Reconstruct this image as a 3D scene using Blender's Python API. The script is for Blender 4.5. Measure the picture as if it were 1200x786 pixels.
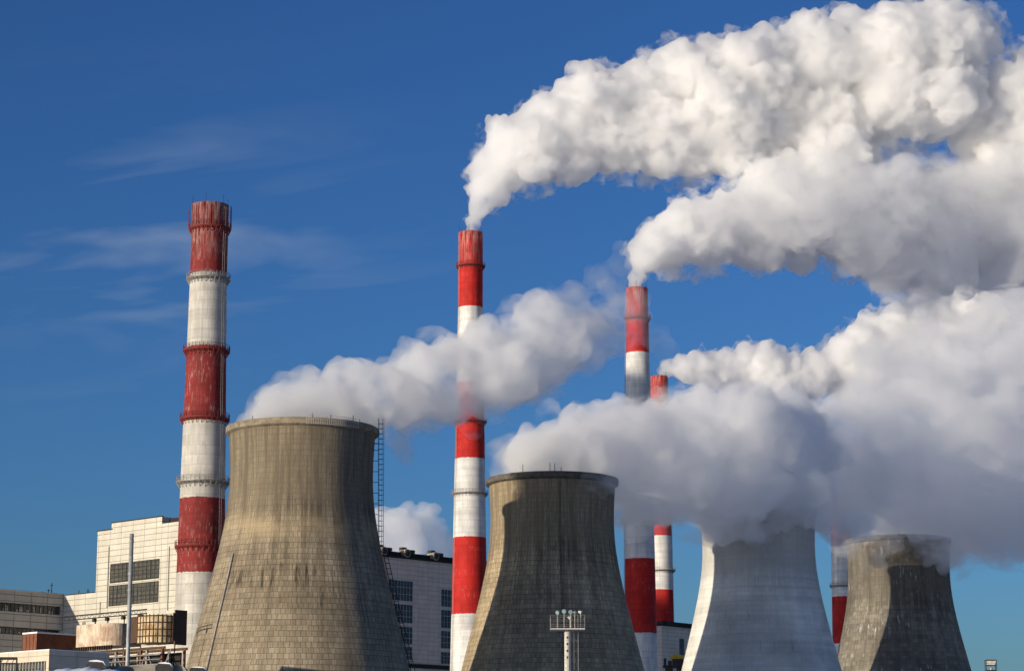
import bpy, math, random
import numpy as np
from mathutils import Vector, Matrix

for o in list(bpy.data.objects):
    bpy.data.objects.remove(o)
S = bpy.context.scene
R = math.radians
random.seed(7)

# ------------------------------------------------------------------ camera
F = 2700.0                      # focal length in pixels of the 1200 px wide photograph
HORIZON = 945.0
PITCH = math.atan((HORIZON - 393.0) / F)
CZ = 3.0
cam = bpy.data.cameras.new('camera')
cam.sensor_width = 36.0
cam.lens = 36.0 * F / 1200.0
cam.clip_start = 1.0
cam.clip_end = 20000.0
cam_ob = bpy.data.objects.new('camera', cam)
S.collection.objects.link(cam_ob)
cam_ob.location = (0, 0, CZ)
cam_ob.rotation_euler = (R(90) + PITCH, 0, 0)
S.camera = cam_ob

# ------------------------------------------------------------------ sun, sky, exposure
SUN_AZ = R(50.0)                # direction the light travels, clockwise from the view direction
SUN_EL = R(8.0)
sun = bpy.data.lights.new('sun', 'SUN')
sun.energy = 4.8
sun.angle = R(0.53)
sun.color = (1.0, 0.88, 0.70)
sun_ob = bpy.data.objects.new('sun', sun)
S.collection.objects.link(sun_ob)
trav = Vector((math.sin(SUN_AZ) * math.cos(SUN_EL), math.cos(SUN_AZ) * math.cos(SUN_EL), -math.sin(SUN_EL)))
sun_ob.rotation_euler = trav.to_track_quat('-Z', 'Y').to_euler()
sun_ob.location = (-300, -300, 300)

W = bpy.data.worlds.new('World')
S.world = W
W.use_nodes = True
wn, wl = W.node_tree.nodes, W.node_tree.links
wn.clear()
wout = wn.new('ShaderNodeOutputWorld')
bg = wn.new('ShaderNodeBackground')
bg.inputs['Strength'].default_value = 0.15
sky = wn.new('ShaderNodeTexSky')
sky.sky_type = 'NISHITA'
sky.sun_disc = False
sky.sun_elevation = SUN_EL
sky.sun_rotation = R(180) + SUN_AZ
sky.altitude = 200
sky.air_density = 1.0
sky.dust_density = 1.0
sky.ozone_density = 4.0
# thin cirrus streaks, laid out on the direction vector
tc = wn.new('ShaderNodeTexCoord')
sep = wn.new('ShaderNodeSeparateXYZ')
wl.new(tc.outputs['Generated'], sep.inputs[0])


def wmath(op, a, b=None, c=None, clamp=False):
    n = wn.new('ShaderNodeMath')
    n.operation = op
    n.use_clamp = clamp
    for i, v in enumerate((a, b, c)):
        if v is None:
            continue
        if isinstance(v, (int, float)):
            n.inputs[i].default_value = v
        else:
            wl.new(v, n.inputs[i])
    return n.outputs[0]


az = wmath('ARCTAN2', sep.outputs[0], sep.outputs[1])
el = wmath('ARCSINE', sep.outputs[2])
comb = wn.new('ShaderNodeCombineXYZ')
wl.new(wmath('MULTIPLY', az, 7.0), comb.inputs[0])
wl.new(wmath('MULTIPLY', wmath('SUBTRACT', el, wmath('MULTIPLY', az, 0.12)), 42.0), comb.inputs[1])
comb.inputs[2].default_value = 3.7
cn = wn.new('ShaderNodeTexNoise')
cn.inputs['Scale'].default_value = 1.0
cn.inputs['Detail'].default_value = 3.5
cn.inputs['Roughness'].default_value = 0.55
cn.inputs['Distortion'].default_value = 0.5
wl.new(comb.outputs[0], cn.inputs['Vector'])
cir = wmath('MULTIPLY', wmath('SUBTRACT', cn.outputs['Fac'], 0.50, clamp=True), 1.5)


def bump1(x, c, w):
    d = wmath('DIVIDE', wmath('SUBTRACT', x, c), w)
    return wmath('POWER', 2.718, wmath('MULTIPLY', wmath('MULTIPLY', d, d), -1.0))


cmask = wmath('MULTIPLY', bump1(az, -0.17, 0.10), bump1(el, 0.238, 0.045))
cir = wmath('MULTIPLY', wmath('MULTIPLY', cir, cmask), 1.0, clamp=True)
hsv = wn.new('ShaderNodeHueSaturation')
hsv.inputs['Saturation'].default_value = 1.0
hsv.inputs['Value'].default_value = 1.0
wl.new(sky.outputs[0], hsv.inputs['Color'])
cmix = wn.new('ShaderNodeMix')
cmix.data_type = 'RGBA'
wl.new(cir, cmix.inputs['Factor'])
tint = wn.new('ShaderNodeMix')
tint.data_type = 'RGBA'
tint.blend_type = 'MULTIPLY'
tint.inputs['Factor'].default_value = 1.0
gam = wn.new('ShaderNodeGamma')
gam.inputs['Gamma'].default_value = 1.25
wl.new(hsv.outputs[0], gam.inputs['Color'])
wl.new(gam.outputs[0], tint.inputs['A'])
tint.inputs['B'].default_value = (0.43, 0.495, 0.615, 1)
wl.new(tint.outputs['Result'], cmix.inputs['A'])
cmix.inputs['B'].default_value = (2.6, 3.0, 3.6, 1)
wl.new(cmix.outputs['Result'], bg.inputs['Color'])
wl.new(bg.outputs[0], wout.inputs['Surface'])

S.view_settings.view_transform = 'Standard'
S.view_settings.look = 'None'
S.view_settings.exposure = 0.0
S.view_settings.gamma = 1.0
S.view_settings.use_curve_mapping = False
cy = S.cycles
cy.max_bounces = 60
cy.diffuse_bounces = 3
cy.glossy_bounces = 3
cy.transmission_bounces = 4
cy.volume_bounces = 32
cy.transparent_max_bounces = 512
cy.use_denoising = True
cy.denoiser = 'OPENIMAGEDENOISE'
cy.use_adaptive_sampling = True
cy.adaptive_threshold = 0.03
cy.sample_clamp_indirect = 6.0

# ------------------------------------------------------------------ pixel -> world
CP, SP = math.cos(PITCH), math.sin(PITCH)


def ray(px, py):
    dx = (px - 600.0) / F
    dy = (393.0 - py) / F
    return Vector((dx, CP - dy * SP, SP + dy * CP))


def pt(px, py, D):
    d = ray(px, py)
    return Vector((0, 0, CZ)) + d * (D / d.y)


def mpp(px, py, D):             # metres per photo pixel at that place
    return D / ray(px, py).y / F


def plane_pt(px, py, origin, normal):
    d = ray(px, py)
    o = Vector((0, 0, CZ))
    return o + d * ((origin - o).dot(normal) / d.dot(normal))


# ------------------------------------------------------------------ objects
def link(o):
    S.collection.objects.link(o)
    return o


def tag(o, label=None, cat=None, group=None, kind=None):
    if label:
        o['label'] = label
    if cat:
        o['category'] = cat
    if group:
        o['group'] = group
    if kind:
        o['kind'] = kind
    return o


def empty(name, loc, rz=0.0):
    o = bpy.data.objects.new(name, None)
    o.location = loc
    o.rotation_euler = (0, 0, rz)
    return link(o)


class MB:
    def __init__(self):
        self.v, self.f, self.m, self.uv = [], [], [], []
        self.cuts = []

    def cut(self):
        """what follows is a piece (an object) of its own"""
        self.cuts.append((len(self.v), len(self.f)))

    def quad(self, idx, m, uvs):
        self.f.append(idx)
        self.m.append(m)
        self.uv.append(uvs)

    def face(self, pts, m=0):
        """a flat face with box-projected UVs in metres"""
        pts = [Vector(p) for p in pts]
        n = (pts[1] - pts[0]).cross(pts[2] - pts[0])
        if n.length > 1e-12:
            n.normalize()
        b = len(self.v)
        self.v += [tuple(p) for p in pts]
        if abs(n.z) > 0.8:
            uv = [(p.x, p.y) for p in pts]
        else:
            t = Vector((-n.y, n.x, 0))
            t.normalize()
            uv = [(p.dot(t), p.z) for p in pts]
        self.quad(list(range(b, b + len(pts))), m, uv)

    def box(self, x0, x1, y0, y1, z0, z1, m=0):
        if x0 > x1: x0, x1 = x1, x0
        if y0 > y1: y0, y1 = y1, y0
        if z0 > z1: z0, z1 = z1, z0
        P = lambda x, y, z: (x, y, z)
        self.face([P(x0, y0, z0), P(x1, y0, z0), P(x1, y0, z1), P(x0, y0, z1)], m)
        self.face([P(x1, y1, z0), P(x0, y1, z0), P(x0, y1, z1), P(x1, y1, z1)], m)
        self.face([P(x0, y1, z0), P(x0, y0, z0), P(x0, y0, z1), P(x0, y1, z1)], m)
        self.face([P(x1, y0, z0), P(x1, y1, z0), P(x1, y1, z1), P(x1, y0, z1)], m)
        self.face([P(x0, y0, z1), P(x1, y0, z1), P(x1, y1, z1), P(x0, y1, z1)], m)
        self.face([P(x0, y1, z0), P(x1, y1, z0), P(x1, y0, z0), P(x0, y0, z0)], m)

    def prism(self, poly, axis_pts, m=0):
        """poly: list of points (Vector) on one end, offset vector to the other"""
        off = Vector(axis_pts)
        a = [Vector(p) for p in poly]
        b = [p + off for p in a]
        self.face(a[::-1], m)
        self.face(b, m)
        for i in range(len(a)):
            j = (i + 1) % len(a)
            self.face([a[i], a[j], b[j], b[i]], m)

    def bar(self, p, q, r, n=6, m=0, r2=None):
        p, q = Vector(p), Vector(q)
        r2 = r if r2 is None else r2
        d = (q - p).normalized()
        u = d.cross(Vector((0, 0, 1)))
        if u.length < 1e-4:
            u = d.cross(Vector((1, 0, 0)))
        u.normalize()
        w = d.cross(u)
        L = (q - p).length
        b = len(self.v)
        for i in range(n):
            a = 2 * math.pi * i / n
            e = u * math.cos(a) + w * math.sin(a)
            self.v.append(tuple(p + e * r))
            self.v.append(tuple(q + e * r2))
        for i in range(n):
            j = (i + 1) % n
            u0, u1 = i / n * 2 * math.pi * r, (i + 1) / n * 2 * math.pi * r
            self.quad([b + 2 * i, b + 2 * j, b + 2 * j + 1, b + 2 * i + 1][::-1], m,
                      [(u0, L), (u1, L), (u1, 0), (u0, 0)])
        self.quad([b + 2 * i for i in range(n)], m, [(0, 0)] * n)
        self.quad([b + 2 * i + 1 for i in range(n)][::-1], m, [(0, 0)] * n)

    def lathe(self, prof, n=64, m=None, cx=0, cy=0, uref=None, close=False):
        """prof: list of (r, z); m: material per segment, or int"""
        b = len(self.v)
        k = len(prof)
        vv = [0.0]
        for i in range(1, k):
            vv.append(vv[-1] + math.hypot(prof[i][0] - prof[i - 1][0], prof[i][1] - prof[i - 1][1]))
        uref = uref or max(r for r, z in prof)
        for r, z in prof:
            for i in range(n):
                a = 2 * math.pi * i / n
                self.v.append((cx + r * math.cos(a), cy + r * math.sin(a), z))
        segs = k if close else k - 1
        for s in range(segs):
            s2 = (s + 1) % k
            mm = m[s] if isinstance(m, (list, tuple)) else (m or 0)
            for i in range(n):
                j = (i + 1) % n
                u0, u1 = 2 * math.pi * i / n * uref, 2 * math.pi * (i + 1) / n * uref
                z0, z1 = prof[s][1], prof[s2][1]
                self.quad([b + s * n + i, b + s * n + j, b + s2 * n + j, b + s2 * n + i], mm,
                          [(u0, z0), (u1, z0), (u1, z1), (u0, z1)])

    def build(self, name, mats, parent=None, smooth=False):
        if self.cuts:
            ends = self.cuts[1:] + [(len(self.v), len(self.f))]
            first = None
            for (v0, f0), (v1, f1) in zip(self.cuts, ends):
                p = MB()
                p.v = self.v[v0:v1]
                p.f = [[i - v0 for i in f] for f in self.f[f0:f1]]
                p.m, p.uv = self.m[f0:f1], self.uv[f0:f1]
                if p.f:
                    o = p.build(name, mats, parent, smooth)
                    first = first or o
            return first
        me = bpy.data.meshes.new(name)
        me.from_pydata(self.v, [], self.f)
        if not isinstance(mats, (list, tuple)):
            mats = [mats]
        for mt in mats:
            me.materials.append(mt)
        me.polygons.foreach_set('material_index', self.m)
        l = me.uv_layers.new(name='UVMap')
        flat = [c for poly in self.uv for uv in poly for c in uv]
        l.data.foreach_set('uv', flat)
        if smooth:
            me.polygons.foreach_set('use_smooth', [True] * len(self.f))
        me.update()
        o = bpy.data.objects.new(name, me)
        link(o)
        if parent is not None:
            o.parent = parent
        return o


# ------------------------------------------------------------------ material helpers
class NT:
    def __init__(self, name):
        self.mat = bpy.data.materials.new(name)
        self.mat.use_nodes = True
        self.t = self.mat.node_tree
        self.n, self.l = self.t.nodes, self.t.links
        self.p = self.n['Principled BSDF']
        self.p.inputs['Roughness'].default_value = 0.85
        self.p.inputs['Specular IOR Level'].default_value = 0.2
        self._uv = None

    def uv(self):
        if self._uv is None:
            self._uv = self.n.new('ShaderNodeUVMap').outputs[0]
        return self._uv

    def obj(self):
        return self.n.new('ShaderNodeTexCoord').outputs['Object']

    def setin(self, sock, v):
        if isinstance(v, bpy.types.NodeSocket):
            self.l.new(v, sock)
        elif isinstance(v, (tuple, list)) and len(v) == 3 and sock.type == 'RGBA':
            sock.default_value = (*v, 1)
        else:
            sock.default_value = v

    def math(self, op, a, b=0.0, c=None, clamp=False):
        x = self.n.new('ShaderNodeMath')
        x.operation = op
        x.use_clamp = clamp
        self.setin(x.inputs[0], a)
        self.setin(x.inputs[1], b)
        if c is not None:
            self.setin(x.inputs[2], c)
        return x.outputs[0]

    def scale(self, vec, s):
        x = self.n.new('ShaderNodeMapping')
        x.inputs['Scale'].default_value = s
        self.l.new(vec, x.inputs['Vector'])
        return x.outputs[0]

    def noise(self, vec, scale=1.0, detail=4.0, rough=0.55, dist=0.0, sc3=None):
        if sc3:
            vec = self.scale(vec, sc3)
        x = self.n.new('ShaderNodeTexNoise')
        x.inputs['Scale'].default_value = scale
        x.inputs['Detail'].default_value = detail
        x.inputs['Roughness'].default_value = rough
        x.inputs['Distortion'].default_value = dist
        self.l.new(vec, x.inputs['Vector'])
        return x.outputs['Fac']

    def brick(self, vec, c1, c2, mortar, w, h, ms=0.04, off=0.5, bias=0.0, smooth=0.1):
        x = self.n.new('ShaderNodeTexBrick')
        x.offset = off
        x.inputs['Scale'].default_value = 1.0
        x.inputs['Brick Width'].default_value = w
        x.inputs['Row Height'].default_value = h
        x.inputs['Mortar Size'].default_value = ms
        x.inputs['Mortar Smooth'].default_value = smooth
        x.inputs['Bias'].default_value = bias
        self.setin(x.inputs['Color1'], c1)
        self.setin(x.inputs['Color2'], c2)
        self.setin(x.inputs['Mortar'], mortar)
        self.l.new(vec, x.inputs['Vector'])
        return x

    def ramp(self, fac, stops):
        x = self.n.new('ShaderNodeValToRGB')
        e = x.color_ramp.elements
        while len(e) < len(stops):
            e.new(0.5)
        for i, (p, c) in enumerate(stops):
            e[i].position = p
            e[i].color = (*c, 1) if isinstance(c, (tuple, list)) else (c, c, c, 1)
        self.setin(x.inputs['Fac'], fac)
        return x.outputs['Color']

    def mix(self, fac, a, b, mode='MIX'):
        x = self.n.new('ShaderNodeMix')
        x.data_type = 'RGBA'
        x.blend_type = mode
        self.setin(x.inputs['Factor'], fac)
        self.setin(x.inputs['A'], a)
        self.setin(x.inputs['B'], b)
        return x.outputs['Result']

    def bump(self, h, strength=0.3, dist=0.1):
        x = self.n.new('ShaderNodeBump')
        x.inputs['Strength'].default_value = strength
        x.inputs['Distance'].default_value = dist
        self.l.new(h, x.inputs['Height'])
        self.l.new(x.outputs[0], self.p.inputs['Normal'])

    def done(self, col, rough=None, metal=None):
        self.setin(self.p.inputs['Base Color'], col)
        if rough is not None:
            self.setin(self.p.inputs['Roughness'], rough)
        if metal is not None:
            self.p.inputs['Metallic'].default_value = metal
        return self.mat


def plain(name, col, rough=0.7, metal=0.0, var=0.35, sc=1.5):
    t = NT(name)
    o = t.obj()
    a = t.noise(o, sc, 5.0, 0.6)
    dark = tuple(c * (1 - var) for c in col)
    light = tuple(min(1, c * (1 + var * 0.5)) for c in col)
    return t.done(t.ramp(a, [(0.3, dark), (0.7, light)]), rough, metal)


def shell_mat(name, c_lo, c_hi, stain, ztop, row=1.2, col=0.95, stain_amt=0.7, white=0.0, joint=0.35, bandz=None, hrow_amt=0.55, drip=None):
    """concrete cooling tower shell: cast panels, vertical water stains, weathering"""
    t = NT(name)
    uv = t.uv()
    sx = t.n.new('ShaderNodeSeparateXYZ')
    t.l.new(uv, sx.inputs[0])
    z = sx.outputs[1]
    mid = tuple((a + b) / 2 for a, b in zip(c_lo, c_hi))
    wv = t.n.new('ShaderNodeVectorMath')          # joints wander a little
    wv.operation = 'MULTIPLY_ADD'
    wn_ = t.n.new('ShaderNodeTexNoise')
    wn_.inputs['Scale'].default_value = 0.5
    t.l.new(uv, wn_.inputs['Vector'])
    t.l.new(wn_.outputs['Color'], wv.inputs[0])
    wv.inputs[1].default_value = (0.35, 0.22, 0)
    t.l.new(uv, wv.inputs[2])
    uvw = wv.outputs[0]
    br = t.brick(uvw, c_lo, c_hi, tuple(c * joint for c in mid), col, row, 0.05, 0.33, 0.0, 0.4)
    hrow = t.brick(uvw, (1, 1, 1), (0.93, 0.93, 0.93), (0.45, 0.42, 0.38), 40.0, row, 0.06, 0.5, 0.0, 0.5)
    br2 = t.brick(uv, (0.85, 0.85, 0.85), (1.1, 1.1, 1.1), (0.9, 0.9, 0.9), col * 17, row, 0.01, 0.37)
    base = t.mix(0.45, br.outputs['Color'], br2.outputs['Color'], 'MULTIPLY')
    jn = t.noise(uv, 0.35, 4, 0.65)
    base = t.mix(t.math('MULTIPLY', t.ramp(jn, [(0.36, 0.25), (0.60, 1.5)]), hrow_amt, clamp=True), base, hrow.outputs['Color'], 'MULTIPLY')
    rowv = t.noise(uv, 1.0, 3, 0.6, sc3=(0.02, 0.55, 1))      # cast course by course
    base = t.mix(0.6, base, t.ramp(rowv, [(0.3, 0.72), (0.7, 1.15)]), 'MULTIPLY')
    big = t.noise(uv, 0.05, 5, 0.6)
    base = t.mix(0.8, base, t.ramp(big, [(0.35, 0.62), (0.65, 1.15)]), 'MULTIPLY')
    # long streaks under the rim
    s1 = t.noise(uv, 1.0, 6, 0.65, sc3=(0.5, 0.022, 1))
    s2 = t.noise(uv, 1.0, 5, 0.6, sc3=(2.6, 0.10, 1))
    hz = t.math('DIVIDE', z, ztop)
    up = t.ramp(hz, [(0.30, 0.22), (0.66, 0.42), (0.80, 0.95), (0.97, 1.0)])
    st = t.math('MULTIPLY', t.ramp(s1, [(0.46, 0.0), (0.60, 1.0)]), up)
    st = t.math('MULTIPLY', st, stain_amt, clamp=True)
    base = t.mix(st, base, stain)
    st2 = t.math('MULTIPLY', t.ramp(s2, [(0.50, 0.0), (0.60, 1.0)]), t.math('MULTIPLY', up, stain_amt * 0.75), clamp=True)
    base = t.mix(st2, base, tuple(c * 0.7 for c in stain))
    # short wet drips hanging from a lift joint
    s3 = t.noise(uv, 1.0, 4, 0.6, sc3=(1.3, 0.16, 1))
    zone = t.noise(uv, 1.0, 2, 0.5, sc3=(0.03, 0.10, 1))
    dr = t.math('MULTIPLY', t.ramp(s3, [(0.60, 0.0), (0.68, 1.0)]), t.ramp(zone, [(0.5, 0.0), (0.62, 0.75)]))
    base = t.mix(dr, base, tuple(c * 0.45 for c in stain))
    if drip:                     # a leaking lift joint: wet tongues below one course
        s4 = t.noise(uv, 1.0, 4, 0.6, sc3=(0.9, 0.07, 1))
        lim = t.math('MULTIPLY_ADD', t.noise(uv, 0.12, 3, 0.6), 12.0, drip - 6.0)
        g4 = t.math('SUBTRACT', 1.0, t.math('ABSOLUTE', t.math('DIVIDE', t.math('SUBTRACT', z, lim), 3.2)), clamp=True)
        base = t.mix(t.math('MULTIPLY', t.ramp(s4, [(0.56, 0.0), (0.63, 0.85)]), t.math('POWER', g4, 0.5), clamp=True), base, tuple(c * 0.4 for c in stain))
    # damp, darker collar in the top third
    wob2 = t.math('MULTIPLY_ADD', t.noise(uv, 0.10, 4, 0.65), 0.16, t.math('SUBTRACT', hz, 0.08))
    base = t.mix(t.ramp(wob2, [(0.74, 0.0), (0.80, 0.62)]), base, tuple(c * 0.5 for c in mid))
    if bandz:
        d = t.math('DIVIDE', t.math('SUBTRACT', z, bandz[0]), bandz[1])
        wob = t.noise(uv, 0.12, 4, 0.6)
        g = t.math('MULTIPLY', t.math('SUBTRACT', 1.0, t.math('ABSOLUTE', d), clamp=True), t.ramp(wob, [(0.35, 0.1), (0.65, 0.8)]))
        base = t.mix(g, base, bandz[2])
    if white:
        w1 = t.noise(uv, 1.0, 5, 0.7, sc3=(1.1, 0.22, 1))
        wz = t.noise(uv, 1.0, 3, 0.6, sc3=(0.05, 0.13, 1))
        wf = t.math('MULTIPLY', t.ramp(w1, [(0.55, 0.0), (0.66, 1.0)]), t.ramp(wz, [(0.49, 0.0), (0.60, 1.0)]))
        base = t.mix(t.math('MULTIPLY', wf, white), base, (0.62, 0.60, 0.56))
    fine = t.noise(uv, 3.0, 5, 0.7)
    base = t.mix(0.5, base, t.ramp(fine, [(0.3, 0.75), (0.7, 1.15)]), 'MULTIPLY')
    t.bump(t.math('SUBTRACT', fine, t.math('MULTIPLY', br.outputs['Fac'], 0.8)), 0.5, 0.12)
    return t.done(base, 0.92)


def paint_layer(t, uv, col, wear, wear_amt, soot, row=1.25):
    """paint on a concrete chimney: formwork lines, flaking, runs"""
    br = t.brick(uv, tuple(c * 0.88 for c in col), tuple(min(1, c * 1.06) for c in col), tuple(c * 0.68 for c in col),
                 4.2, row * 2, 0.07, 0.5, 0.0, 0.5)
    base = br.outputs['Color']
    b2 = t.noise(uv, 1.0, 4, 0.6, sc3=(0.35, 0.06, 1))
    base = t.mix(0.8, base, t.ramp(b2, [(0.3, 0.66), (0.7, 1.12)]), 'MULTIPLY')
    rr = t.noise(uv, 1.0, 3, 0.6, sc3=(0.03, 0.5, 1))
    base = t.mix(0.6, base, t.ramp(rr, [(0.3, 0.75), (0.7, 1.1)]), 'MULTIPLY')
    w = t.noise(uv, 1.0, 6, 0.72, sc3=(1.7, 0.32, 1))
    zz = t.noise(uv, 0.11, 4, 0.65)
    f = t.math('MULTIPLY', t.ramp(w, [(0.52, 0.0), (0.64, 1.0)]), t.ramp(zz, [(0.44, 0.08), (0.58, 1.0)]))
    base = t.mix(t.math('MULTIPLY', f, wear_amt), base, wear)
    k = t.noise(uv, 1.0, 5, 0.65, sc3=(1.4, 0.05, 1))
    return t.mix(t.math('MULTIPLY', t.ramp(k, [(0.5, 0.0), (0.75, 1.0)]), soot), base, (0.10, 0.085, 0.07))


def banded_mat(name, edges, red, white, ztop, topwear, scale=1.0):
    """edges: heights from the top down; red first, then white, ..."""
    t = NT(name)
    uv = t.uv()
    sx = t.n.new('ShaderNodeSeparateXYZ')
    t.l.new(uv, sx.inputs[0])
    z = sx.outputs[1]
    a = paint_layer(t, uv, *red)
    b = paint_layer(t, uv, *white)
    wob = t.math('MULTIPLY_ADD', t.noise(uv, 1.0, 5, 0.7, sc3=(1.3, 0.5, 1)), 1.0 * scale, -0.5 * scale)
    zw_ = t.math('ADD', z, wob)
    m = 1.0
    for i, e in enumerate(edges):
        st = t.math('LESS_THAN', zw_, e)          # below this edge
        m = t.math('ADD', t.math('MULTIPLY', st, -1.0 if i % 2 == 0 else 1.0), m)
    base = t.mix(m, b, a)
    # flue gas stains and bare patches near the mouth
    d = t.math('DIVIDE', t.math('SUBTRACT', z, ztop - 16.0), 16.0, clamp=True)
    k = t.noise(uv, 1.0, 6, 0.7, sc3=(1.1, 0.10, 1))
    base = t.mix(t.math('MULTIPLY', t.math('MULTIPLY', t.ramp(k, [(0.46, 0.0), (0.6, 1.0)]), d), topwear, clamp=True), base, (0.50, 0.40, 0.36))
    k2 = t.noise(uv, 1.0, 5, 0.7, sc3=(0.7, 0.07, 1))
    base = t.mix(t.math('MULTIPLY', t.math('MULTIPLY', t.ramp(k2, [(0.45, 0.0), (0.65, 1.0)]), t.math('POWER', d, 0.6)), topwear * 0.65, clamp=True), base, (0.06, 0.035, 0.03))
    fine = t.noise(uv, 2.5, 5, 0.7)
    base = t.mix(0.45, base, t.ramp(fine, [(0.3, 0.78), (0.7, 1.1)]), 'MULTIPLY')
    t.bump(fine, 0.25, 0.06)
    return t.done(base, 0.75)


def panel_mat(name, col, w, h, ms=0.09, dark=0.45, grime=0.35):
    t = NT(name)
    uv = t.uv()
    br = t.brick(uv, tuple(c * 0.93 for c in col), tuple(min(1, c * 1.05) for c in col), tuple(c * dark for c in col), w, h, ms, 0.0, 0.0, 0.2)
    base = br.outputs['Color']
    s = t.noise(uv, 1.0, 5, 0.65, sc3=(0.8, 0.10, 1))
    base = t.mix(t.math('MULTIPLY', t.ramp(s, [(0.45, 0.0), (0.75, 1.0)]), grime), base, tuple(c * 0.5 for c in col))
    g = t.noise(uv, 0.25, 5, 0.65)
    base = t.mix(0.5, base, t.ramp(g, [(0.3, 0.8), (0.7, 1.1)]), 'MULTIPLY')
    t.bump(t.math('SUBTRACT', 1.0, br.outputs['Fac']), 0.5, 0.08)
    return t.done(base, 0.8)


def rust_mat(name, base_c, rust_c, amt=0.5, ribs=None):
    t = NT(name)
    uv = t.uv()
    col = base_c
    n1 = t.noise(uv, 0.35, 6, 0.7, dist=0.6)
    n2 = t.noise(uv, 1.0, 5, 0.65, sc3=(1.6, 0.25, 1))
    f = t.math('MULTIPLY', t.ramp(n1, [(0.42, 0.0), (0.7, 1.0)]), amt, clamp=True)
    f2 = t.math('MULTIPLY', t.ramp(n2, [(0.5, 0.0), (0.7, 1.0)]), amt, clamp=True)
    b = t.mix(f, col, rust_c)
    b = t.mix(f2, b, tuple(c * 0.6 for c in rust_c))
    return t.done(b, 0.7)


M = {}
RED_OLD = ((0.25, 0.028, 0.026), (0.48, 0.34, 0.31), 0.6, 0.2)
WHITE_OLD = ((0.60, 0.57, 0.51), (0.36, 0.30, 0.24), 0.6, 0.35)
RED_NEW = ((0.54, 0.022, 0.017), (0.42, 0.20, 0.16), 0.3, 0.18)
WHITE_NEW = ((0.76, 0.74, 0.70), (0.50, 0.45, 0.38), 0.35, 0.12)
M['dark_inside'] = plain('sooty_lining', (0.03, 0.028, 0.026), 0.95)
M['rail'] = plain('galvanised_rail', (0.30, 0.28, 0.26), 0.6, 0.3)
M['rail_red'] = plain('red_rail', (0.20, 0.035, 0.03), 0.7)
M['darksteel'] = plain('dark_steel', (0.055, 0.05, 0.047), 0.6, 0.3)
M['steel'] = plain('pale_steel', (0.36, 0.37, 0.36), 0.55, 0.25, 0.3, 0.5)
M['white_steel'] = plain('white_painted_steel', (0.56, 0.52, 0.45), 0.6, 0.0, 0.3, 3.0)
M['cream_panel'] = panel_mat('cream_wall_panels', (0.60, 0.56, 0.465), 5.0, 1.55)
M['grey_panel'] = panel_mat('grey_wall_panels', (0.50, 0.47, 0.42), 5.4, 1.75, 0.12, 0.42)
M['hall_panel'] = panel_mat('hall_wall_panels', (0.68, 0.59, 0.48), 6.0, 1.9, 0.10, 0.6)
M['low_panel'] = panel_mat('low_wall_panels', (0.66, 0.56, 0.43), 6.0, 2.2, 0.06, 0.6)
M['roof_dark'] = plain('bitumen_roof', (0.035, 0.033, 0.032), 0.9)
M['snow'] = plain('snow', (0.84, 0.86, 0.90), 0.8, 0.0, 0.08)
M['concrete'] = plain('old_concrete', (0.34, 0.30, 0.25), 0.9, 0.0, 0.5, 0.6)
M['rust_box'] = rust_mat('rusty_sheet', (0.23, 0.085, 0.045), (0.10, 0.04, 0.022), 0.6)
M['duct_cream'] = rust_mat('cream_duct_sheet', (0.64, 0.55, 0.42), (0.30, 0.13, 0.06), 0.8)
M['duct_gold'] = rust_mat('yellowed_tank_sheet', (0.78, 0.66, 0.40), (0.26, 0.11, 0.04), 1.0)
M['duct_dark'] = rust_mat('rusty_dark_sheet', (0.07, 0.045, 0.03), (0.16, 0.07, 0.03), 0.6)
M['yellow'] = plain('yellow_paint', (0.62, 0.40, 0.04), 0.6)
M['vent_tan'] = plain('tan_vent', (0.42, 0.34, 0.26), 0.7)
t = NT('dark_window_glass')
g_ = t.noise(t.uv(), 0.7, 4, 0.7)
M['glass'] = t.done(t.ramp(g_, [(0.35, (0.012, 0.016, 0.022)), (0.7, (0.05, 0.06, 0.075))]), 0.25)
t.p.inputs['Specular IOR Level'].default_value = 0.5
t = NT('louvre_window')
lv = t.brick(t.uv(), (0.085, 0.085, 0.07), (0.14, 0.135, 0.11), (0.03, 0.03, 0.026), 0.55, 1.1, 0.12, 0.0)
lg = t.noise(t.uv(), 1.0, 4, 0.7, sc3=(0.8, 0.2, 1))
M['louvre'] = t.done(t.mix(0.6, lv.outputs['Color'], t.ramp(lg, [(0.3, 0.6), (0.7, 1.3)]), 'MULTIPLY'), 0.6)
t = NT('floodlight_glass')
M['lamp_glass'] = t.done((0.24, 0.33, 0.35), 0.15)

# ------------------------------------------------------------------ ground
t = NT('snowy_ground')
gn = t.noise(t.obj(), 0.03, 6, 0.65)
g2 = t.noise(t.obj(), 0.6, 5, 0.7)
gc = t.ramp(gn, [(0.30, (0.12, 0.11, 0.10)), (0.42, (0.74, 0.75, 0.77))])
gmat = t.done(t.mix(0.5, gc, t.ramp(g2, [(0.3, 0.7), (0.7, 1.1)]), 'MULTIPLY'), 0.9)
gb = MB()
gb.face([(-6000, -2000, 0), (6000, -2000, 0), (6000, 12000, 0), (-6000, 12000, 0)])
tag(gb.build('ground', gmat), kind='structure')


# ------------------------------------------------------------------ cooling towers
D1 = 512.0
T1_PROF_PX = [(503, 178.5), (508, 171), (530, 168), (550, 166.5), (575, 167.5), (598.6, 172), (630.8, 183.5), (671, 202), (711, 223),
              (751, 244), (783.5, 261), (860, 300), (943, 330)]
_k = mpp(354, 503, D1)
BASE_PROF = []
for y_, w_ in T1_PROF_PX:
    BASE_PROF.append((w_ / 2 * mpp(350, y_, D1), max(0.0, pt(354, y_, D1).z)))
ZRIM = BASE_PROF[0][1]


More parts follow.
